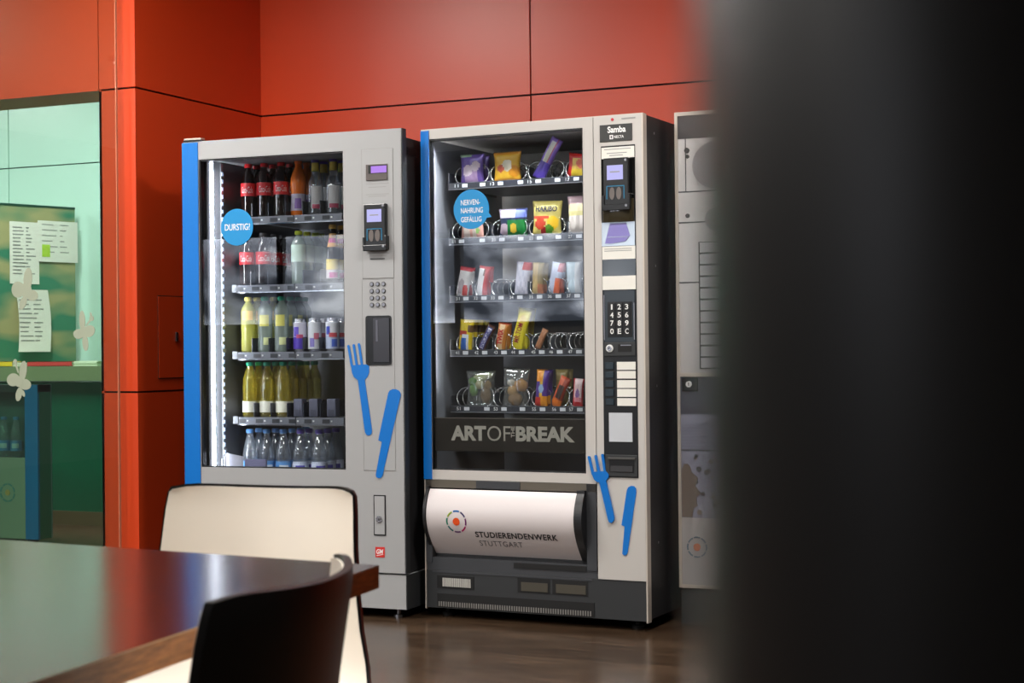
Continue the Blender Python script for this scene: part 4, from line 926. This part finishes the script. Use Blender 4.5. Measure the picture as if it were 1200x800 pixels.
m.add(vs, [(2*j, 2*j+2, 2*j+3, 2*j+1) for j in range(n)] + [(k+2*j+1, k+2*j+3, k+2*j+2, k+2*j) for j in range(n)] + [(2*j, k+2*j, k+2*j+2, 2*j+2) for j in range(n)] + [(2*j+1, 2*j+3, k+2*j+3, k+2*j+1) for j in range(n)] + [(0, 1, k+1, k), (2*n, k+2*n, k+2*n+1, 2*n+1)], FLW)
flap = m.build('delivery_flap', dbox, smooth=True, angle=40)
for u0_, u1_ in ((0.634, 0.664), (0.018, 0.0285)):
    m = MB(); vs = []; 
    for j in range(n+1):
        z = 0.492-(0.492-0.222)*j/n; y = prof(z)-0.006 if j < n else 0.03
        vs += [(u0_, min(y, 0.03), z), (u1_, min(y, 0.03), z), (u1_, 0.035, z), (u0_, 0.035, z)]
    m.add(vs, [(4*j+a, 4*j+4+a, 4*j+4+(a+1) % 4, 4*j+(a+1) % 4) for j in range(n) for a in range(4)] + [(3, 2, 1, 0), (4*n, 4*n+1, 4*n+2, 4*n+3)], mat('cheek_black', (26, 26, 28), 0.35)); m.build('side_cheek', dbox)
m = MB(); fm = lambda X, Z: (X, prof(Z)-0.0012, Z)
def curved(poly, mt):
    q = MB(); q.prism(poly, 0, 0.0001, mt)
    m.add([fm(v[0], v[2]) for v in q.v], q.f, mt)
lu, lz = 0.157, 0.3655; seg = [(0, 112, 192), (70, 60, 110), (120, 40, 110), (200, 20, 110), (110, 60, 120), (0, 110, 110), (0, 140, 110), (150, 180, 40)]
for i in range(8):
    a0 = pi/2 + pi/8 - i*pi/4 - 0.07; a1 = a0 - pi/4 + 0.14
    P = [(lu+0.0425*cos(a0+(a1-a0)*k_/6), lz+0.0425*sin(a0+(a1-a0)*k_/6)) for k_ in range(7)] + [(lu+0.0365*cos(a1-(a1-a0)*k_/6), lz+0.0365*sin(a1-(a1-a0)*k_/6)) for k_ in range(7)]
    curved(P, mat('ring_%d' % i, seg[i], 0.5))
curved([(lu+0.0145*cos(2*pi*k_/24), lz+0.0145*sin(2*pi*k_/24)) for k_ in range(24)], mat('logo_orange', (236, 84, 24), 0.5))
m.build('round_logo', flap)
m = MB(); put_text(m, 'STUDIERENDENWERK', 0.228, 0.562, 0.309, 0.3315, 0, BLKT, bold=0.028, space=1.08, fmap=fm); put_text(m, 'STUTTGART', 0.236, 0.412, 0.276, 0.297, 0, mat('grey_letter', (96, 94, 98), 0.5), bold=0.004, space=1.1, fmap=fm); m.build('lettering', flap)
# plinth with vents
m = MB(); m.box(0.004, 0.8905, 0.003, 0.06, 0.035, 0.1765, DGREY, 0.001); m.box(0.03, 0.68, 0.001, 0.004, 0.168, 0.1745, DG2)
m.box(0.05, 0.69, 0.001, 0.004, 0.039, 0.090, BLKM); pl = m.build('plinth', sm)
m = MB()
for k in range(64): m.box(0.056+0.0098*k, 0.0605+0.0098*k, -0.001, 0.003, 0.042, 0.060, mat('grille_pale', (128, 126, 122), 0.5))
m.build('vent_grille', pl)
m = MB(); m.box(0.050, 0.205, 0.001, 0.004, 0.110, 0.158, BLKM)
for k in range(15): m.box(0.074+0.008*k, 0.0795+0.008*k, -0.001, 0.003, 0.117, 0.149, mat('vent_pale', (188, 186, 180), 0.5))
m.build('small_vent', pl)
m = MB()
for a, b in ((0.385, 0.515), (0.525, 0.665)): m.box(a, b, 0.0015, 0.004, 0.112, 0.165, BLKM); m.box(a+0.015, b-0.008, 0.0, 0.003, 0.118, 0.150, mat('recess_olive', (70, 66, 56), 0.5))
m.build('recess_panels', pl)
for u in (0.06, 0.83):
    for d in (0.07, 0.75):
        m = MB(); m.lathe([(0, 0), (0.022, 0), (0.022, 0.010), (0.010, 0.012), (0.010, 0.042), (0, 0.042)], BLKM, 14, (u, d)); m.build('foot', sm)
sb = MB()
for z in (1.765, 1.29, 0.86, 0.30):
    sb.box(0.8955, 0.8968, 0.105, 0.112, z, z+0.008, STEEL, 0.0005)
sb.build('side_screws', sm)

# ------------------------------------------------------------------ COFFEE MACHINE at the right, half hidden
cm = thing('coffee_machine', 'tall coffee vending machine with silver frame half hidden by the dark pillar', 'vending machine', F3.O, 0)
m = MB(); m.box(0.004, 0.656, 0.03, 0.70, 0.0, 1.845, BLACKC); m.box(0.004, 0.656, 0.012, 0.03, 0.0, 0.128, DGREY); m.build('cabinet', cm)
m = MB(); m.box(0, 0.011, 0, 0.035, 0.133, 1.8514, EDGES); m.box(0.649, 0.66, 0, 0.035, 0.133, 1.8514, EDGES); m.box(0.011, 0.649, 0, 0.035, 1.838, 1.8514, EDGES); m.box(0.011, 0.649, 0, 0.035, 0.895, 0.909, EDGES); m.box(0.011, 0.649, 0.0, 0.035, 0.133, 0.145, EDGES); m.build('frame', cm)
MIR = mat('mirror_fascia', (214, 211, 210), 0.24, metal=0.2); SEAM = mat('seam', (70, 70, 74), 0.5)
m = MB(); m.box(0.011, 0.649, 0.006, 0.03, 0.909, 1.838, MIR)
m.box(0.011, 0.649, 0.004, 0.007, 1.755, 1.838, mat('dark_header', (60, 58, 62), 0.3))
for z in (1.563, 1.452, 1.235): m.box(0.011, 0.649, 0.004, 0.007, z-0.002, z+0.002, SEAM)
m.box(0.038, 0.041, 0.0045, 0.007, 1.563, 1.755, SEAM)
m.disc(0.045, 1.712, 0.010, 0.003, 0.007, DGREY, 16); m.disc(0.047, 1.690, 0.007, 0.003, 0.007, DGREY, 16); m.disc(0.045, 1.476, 0.008, 0.003, 0.007, DGREY, 16)
m.disc(0.150, 1.655, 0.085, 0.002, 0.007, mat('grey_roundel', (150, 146, 150), 0.4), 32)
m.disc(0.150, 1.46, 0.040, 0.002, 0.007, mat('grey_roundel', (150, 146, 150), 0.4), 32)
uf = m.build('upper_fascia', cm)
for i in range(11):
    z1 = 1.380 - i*0.0415
    m = MB(); m.box(0.086, 0.30, 0.001, 0.006, z1-0.0415, z1, DGREY); m.box(0.091, 0.295, -0.001, 0.003, z1-0.038, z1-0.003, mat('menu_plate', (206, 206, 212), 0.25)); m.build('menu_plate', uf)
m = MB(); m.box(0.011, 0.649, 0.006, 0.03, 0.386, 0.895, mat('steel_blue_door', (176, 178, 200), 0.25, metal=0.5)); m.box(0.011, 0.649, 0.004, 0.007, 0.76, 0.895, mat('slate_door', (78, 78, 90), 0.3))
for k in range(9): m.box(0.011, 0.30, 0.0045, 0.007, 0.635+0.011*k, 0.639+0.011*k, mat('rib_grey', (120, 122, 140), 0.3))
m.box(0.011, 0.649, 0.004, 0.007, 0.628, 0.632, SEAM); ld = m.build('lower_door', cm)
m = MB(); SPL = mat('brown_splash', (112, 98, 88), 0.5)
rr = random.Random(3)
m.prism([(0.013, 0.388), (0.050, 0.388), (0.056, 0.42), (0.070, 0.43), (0.066, 0.46), (0.085, 0.475), (0.064, 0.50), (0.074, 0.53), (0.050, 0.55), (0.042, 0.575), (0.022, 0.58), (0.013, 0.56)], 0.003, 0.007, SPL)
for k in range(26): m.disc(0.03+0.16*rr.random(), 0.40+0.21*rr.random(), 0.003+0.008*rr.random(), 0.0034, 0.007, SPL if k % 3 else SEAM, 10)
m.build('coffee_splash_print', ld)
m = MB(); m.box(0.018, 0.078, -0.002, 0.007, 0.842, 0.892, BLK, 0.003); m.build('lock_block', ld)
m = MB(); m.disc(0.046, 0.868, 0.011, -0.008, -0.001, WHT, 20); m.box(0.0445, 0.0475, -0.009, -0.007, 0.863, 0.874, BLK); m.build('lock', ld)
m = MB(); m.box(0.011, 0.649, 0.004, 0.03, 0.145, 0.386, mat('pale_base_panel', (176, 172, 172), 0.4)); bp_ = m.build('base_panel', cm)
m = MB(); lu, lz = 0.068, 0.2808
for i in range(8):
    a0 = pi/2 + pi/8 - i*pi/4 - 0.07; m.arc(lu, lz, 0.033, 0.038, a0-pi/4+0.14, a0, 0.002, 0.005, mat('faded_ring', (92, 116, 136), 0.5), 6)
m.disc(lu, lz, 0.0135, 0.002, 0.005, mat('faded_orange', (206, 126, 92), 0.5), 20); m.build('round_logo', bp_)

# ------------------------------------------------------------------ TABLE
B = Vector((-0.9518, 1.7337)); dA = Vector((-0.995, 0.0979)).normalized(); dC = Vector((0.1135, -0.9935)).normalized()
A2 = B + dA*1.62; C2 = B + dC*0.86; D2_ = C2 + Vector((-1.55, -0.02))
tb = thing('canteen_table', 'dark brown wooden table in the foreground with pale edge line', 'table', (-1.6, 1.35, 0))
o2 = Vector((-1.6, 1.35)); poly = [tuple(p-o2) for p in (B, A2, D2_, C2)]
m = MB(); m.slab(poly, 0.7125, 0.7382, TABLEM, EDGEM); m.slab(poly, 0.7382, 0.74, TABLEM, mat('pale_edge_line', (196, 160, 116), 0.4)); m.build('tabletop', tb)
for p in (Vector((-0.45, 0.0)), Vector((0.15, -0.05))):
    m = MB(); m.tube([(p.x, p.y, 0.012), (p.x, p.y, 0.7125)], 0.03, STEEL, 18); m.box(p.x-0.03, p.x+0.03, p.y-0.30, p.y+0.30, 0.0, 0.014, STEEL, 0.004); m.build('leg', tb, smooth=True, angle=40)

# ------------------------------------------------------------------ CHAIRS: bent shell, cream inside, black outside
PRO = [(-.205, .785), (-.204, .768), (-.199, .74), (-.190, .69), (-.180, .63), (-.168, .57), (-.148, .52), (-.115, .478), (-.07, .455), (-.01, .445), (.06, .442), (.13, .444), (.18, .440), (.205, .428), (.215, .410)]
HW = [1.10*q for q in (.136, .141, .144, .147, .152, .160, .173, .184, .192, .197, .199, .198, .194, .186, .172)]
BOW = [.052, .052, .052, .050, .047, .042, .034, .022, .014, .010, .010, .010, .009, .006, .0]
def shell(off0, off1, m, name, parent, inset=0.0):
    nx = 18; np_ = len(PRO); vs = []
    tang = []
    for i in range(np_):
        a = Vector(PRO[max(0, i-1)]); b = Vector(PRO[min(np_-1, i+1)]); t = (b-a).normalized(); tang.append(Vector((-t.y, t.x)))  # normal in (f,z): points up/forward side
    def grid(off):
        out = []
        for i in range(np_):
            nrm = tang[i]
            for k in range(nx+1):
                s = -1+2*k/nx; hw = HW[i]-inset; y = s*hw
                b = BOW[i]*(abs(s)**2.2)
                f, z = PRO[i]
                if i == 0: z -= 0.008*abs(s)**8 + inset
                back = 1.0 if i < 8 else 0.0
                F_ = f + (b if z > .47 else 0) + nrm.x*off; Z_ = z + (b if z <= .47 else b*0.15) + nrm.y*off
                out.append((F_, y, Z_))
        return out
    a = grid(off0); b = grid(off1); K = len(a); mb = MB(); fs = []
    for i in range(np_-1):
        for k in range(nx):
            q = i*(nx+1)+k; f = (q, q+1, q+nx+2, q+nx+1); fs += [f, tuple(K+x for x in f[::-1])]
    ed = [k for k in range(nx+1)] + [i*(nx+1)+nx for i in range(1, np_)] + [(np_-1)*(nx+1)+k for k in range(nx-1, -1, -1)] + [i*(nx+1) for i in range(np_-2, 0, -1)]
    for p, q in zip(ed, ed[1:]+ed[:1]): fs.append((p, K+p, K+q, q))
    mb.add(a+b, fs, m); o = mb.build(name, parent, smooth=True, angle=45)
    bm = bmesh.new(); bm.from_mesh(o.data); bmesh.ops.recalc_face_normals(bm, faces=bm.faces[:]); bm.to_mesh(o.data); bm.free()
    return o
def chair(label, loc, rotz, wide=1.0):
    t = thing('shell_chair', label, 'chair', loc, rotz, 'shell chairs at the table'); t.scale = (1, wide, 1)
    shell(-0.004, 0.004, CHB, 'outer_shell', t); shell(0.0042, 0.0062, CHW, 'inner_lining', t, inset=0.004)
    for sx in (-1, 1):
        for fy, fz, bx in ((0.15, 0.44, 0.20), (-0.10, 0.46, -0.19)):
            m = MB(); m.tube([(fy, sx*0.13, fz-0.012), (fy*1.05, sx*0.165, fz-0.06), (bx, sx*0.205, 0.006)], 0.010, CHROME, 12); m.lathe([(0, 0), (.013, 0), (.013, .010), (0, .010)], BLK, 12, (bx, sx*0.205)); m.build('leg', t, smooth=True, angle=40)
    m = MB()
    for fy in (0.15, -0.10): m.tube([(fy, -0.14, 0.43), (fy, 0.14, 0.43)], 0.009, CHROME, 10)
    m.build('under_frame', t, smooth=True)
    return t
# chair frame: +x forward.  Cream chair faces the viewer across the table; black one is pushed in from the right
def at_z(px, Z): return EYE + (FW + RT*((px-600)/F_PX))*Z
Pw = at_z(244, 2.62); face = math.atan2(-Pw.y, -Pw.x)
chair('cream shell chair with black rim facing across the table towards us', (Pw.x + 0.2*cos(face), Pw.y + 0.2*sin(face), 0), face - radians(31), 1.07)
Pb = Vector((-0.836, 1.328)); fb = math.atan2(-0.19, -0.98)
chair('black-backed shell chair with cream inside pushed in at the right table edge', (Pb.x + 0.153*cos(fb), Pb.y + 0.153*sin(fb), 0), fb, 1.10)

# ------------------------------------------------------------------ dark pillar right beside the viewer
rc = 0.034; tang_p = at_z(812, 0.125); tang_p.z = 0
rd = Vector((ray(812, 400).x, ray(812, 400).y)).normalized(); nr = Vector((rd.y, -rd.x))     # to the right of that sight line
cx_, cy_ = tang_p.x + nr.x*rc, tang_p.y + nr.y*rc
ka = radians(-9); ay = Vector((rd.x*cos(ka)-rd.y*sin(ka), rd.x*sin(ka)+rd.y*cos(ka))); ax = Vector((ay.y, -ay.x))     # turned so that its left face falls away from view
cen_ = [(0, 0), (0.34, 0), (0.34, 0.34), (0, 0.34)]; pts = []
for i, (a, b) in enumerate(cen_):
    for k in range(13):
        t_ = radians(180+90*i + 90*k/12); q = Vector((cx_, cy_)) + ax*(a+rc*cos(t_)) + ay*(b+rc*sin(t_)); pts.append((q.x, q.y))
m = MB(); m.slab(pts, 0.0, H, DARKP)
pil = m.build('pillar', smooth=True, angle=30); structure(pil, 'out-of-focus dark charcoal pillar filling the right of the picture', 'pillar')

# ------------------------------------------------------------------ LIGHT
DIF = mat('lamp_diffuser', (255, 255, 255), 0.5, emit=(255, 250, 242), es=3.0)
k = 0
for x in (-6.6, -3.9, -1.2):
    for y in (-1.2, 1.6, 4.3):
        if x > -2 and y < 0: continue
        t = thing('ceiling_lamp', 'square flush ceiling lamp with white diffuser', 'lamp', (x, y, H-0.06), 0, 'ceiling lamps')
        m = MB(); m.box(-0.32, 0.32, -0.32, 0.32, 0.02, 0.06, SILVER, 0.004); m.build('frame', t)
        m = MB(); m.box(-0.29, 0.29, -0.29, 0.29, 0.0, 0.02, DIF); m.build('diffuser', t)
        la = bpy.data.lights.new('lamp_light', 'AREA'); la.size = 0.55; la.energy = 60; la.color = (1, 0.965, 0.92)
        lo = bpy.data.objects.new('lamp_light', la); COL.objects.link(lo); lo.location = (x, y, H-0.075)
for x in (-8.4, -6.2):
    la = bpy.data.lights.new('serving_light', 'AREA'); la.size = 0.8; la.energy = 74; la.color = (0.96, 1, 0.97)
    lo = bpy.data.objects.new('serving_light', la); COL.objects.link(lo); lo.location = (x, 6.9, H-0.03)
    t = thing('serving_lamp', 'flush ceiling lamp over the serving counter', 'lamp', (x, 6.9, H-0.02), 0, 'serving room lamps'); m = MB(); m.box(-0.42, 0.42, -0.42, 0.42, 0.0, 0.02, SILVER); m.build('frame', t)
w = bpy.data.worlds.new('daylight'); S.world = w; w.use_nodes = True
nt = w.node_tree; bg = nt.nodes['Background']; N = nt.nodes; L = nt.links
# bright and dark noise outside the window, patterned for its reflection in the glass
tc = N.new('ShaderNodeTexCoord'); mp = N.new('ShaderNodeMapping'); mp.inputs['Scale'].default_value = (1, 1, 1.6)
ns = N.new('ShaderNodeTexNoise'); ns.inputs['Scale'].default_value = 15; ns.inputs['Detail'].default_value = 4; ns.inputs['Roughness'].default_value = 0.55
L.new(tc.outputs['Generated'], mp.inputs[0]); L.new(mp.outputs[0], ns.inputs['Vector'])
cr = N.new('ShaderNodeValToRGB'); e = cr.color_ramp.elements
e[0].position = 0.40; e[0].color = (0.03, 0.035, 0.045, 1); e[1].position = 0.62; e[1].color = (0.92, 0.95, 1.0, 1)
k_ = cr.color_ramp.elements.new(0.5); k_.color = (0.25, 0.27, 0.32, 1)
L.new(ns.outputs['Fac'], cr.inputs[0]); L.new(cr.outputs[0], bg.inputs['Color']); bg.inputs['Strength'].default_value = 9.0

# ------------------------------------------------------------------ camera object
cam = bpy.data.cameras.new('camera'); co = bpy.data.objects.new('camera', cam); COL.objects.link(co)
cam.sensor_fit = 'HORIZONTAL'; cam.sensor_width = 36; cam.lens = F_PX/1200*36; cam.clip_start = 0.01; cam.clip_end = 60
M = Matrix((RT, UP, -FW)).transposed().to_4x4(); M.translation = EYE; co.matrix_world = M
cam.dof.use_dof = True; cam.dof.focus_distance = 6.0; cam.dof.aperture_fstop = cam.lens/4.6
S.camera = co
S.view_settings.view_transform = 'Standard'; S.view_settings.look = 'None'; S.view_settings.gamma = 1; S.view_settings.use_curve_mapping = False
S.view_settings.exposure = 0.0
S.cycles.use_denoising = True; S.cycles.max_bounces = 10; S.cycles.transparent_max_bounces = 24; S.cycles.glossy_bounces = 4; S.cycles.diffuse_bounces = 4
S.cycles.sample_clamp_indirect = 6; S.cycles.caustics_reflective = False; S.cycles.caustics_refractive = False
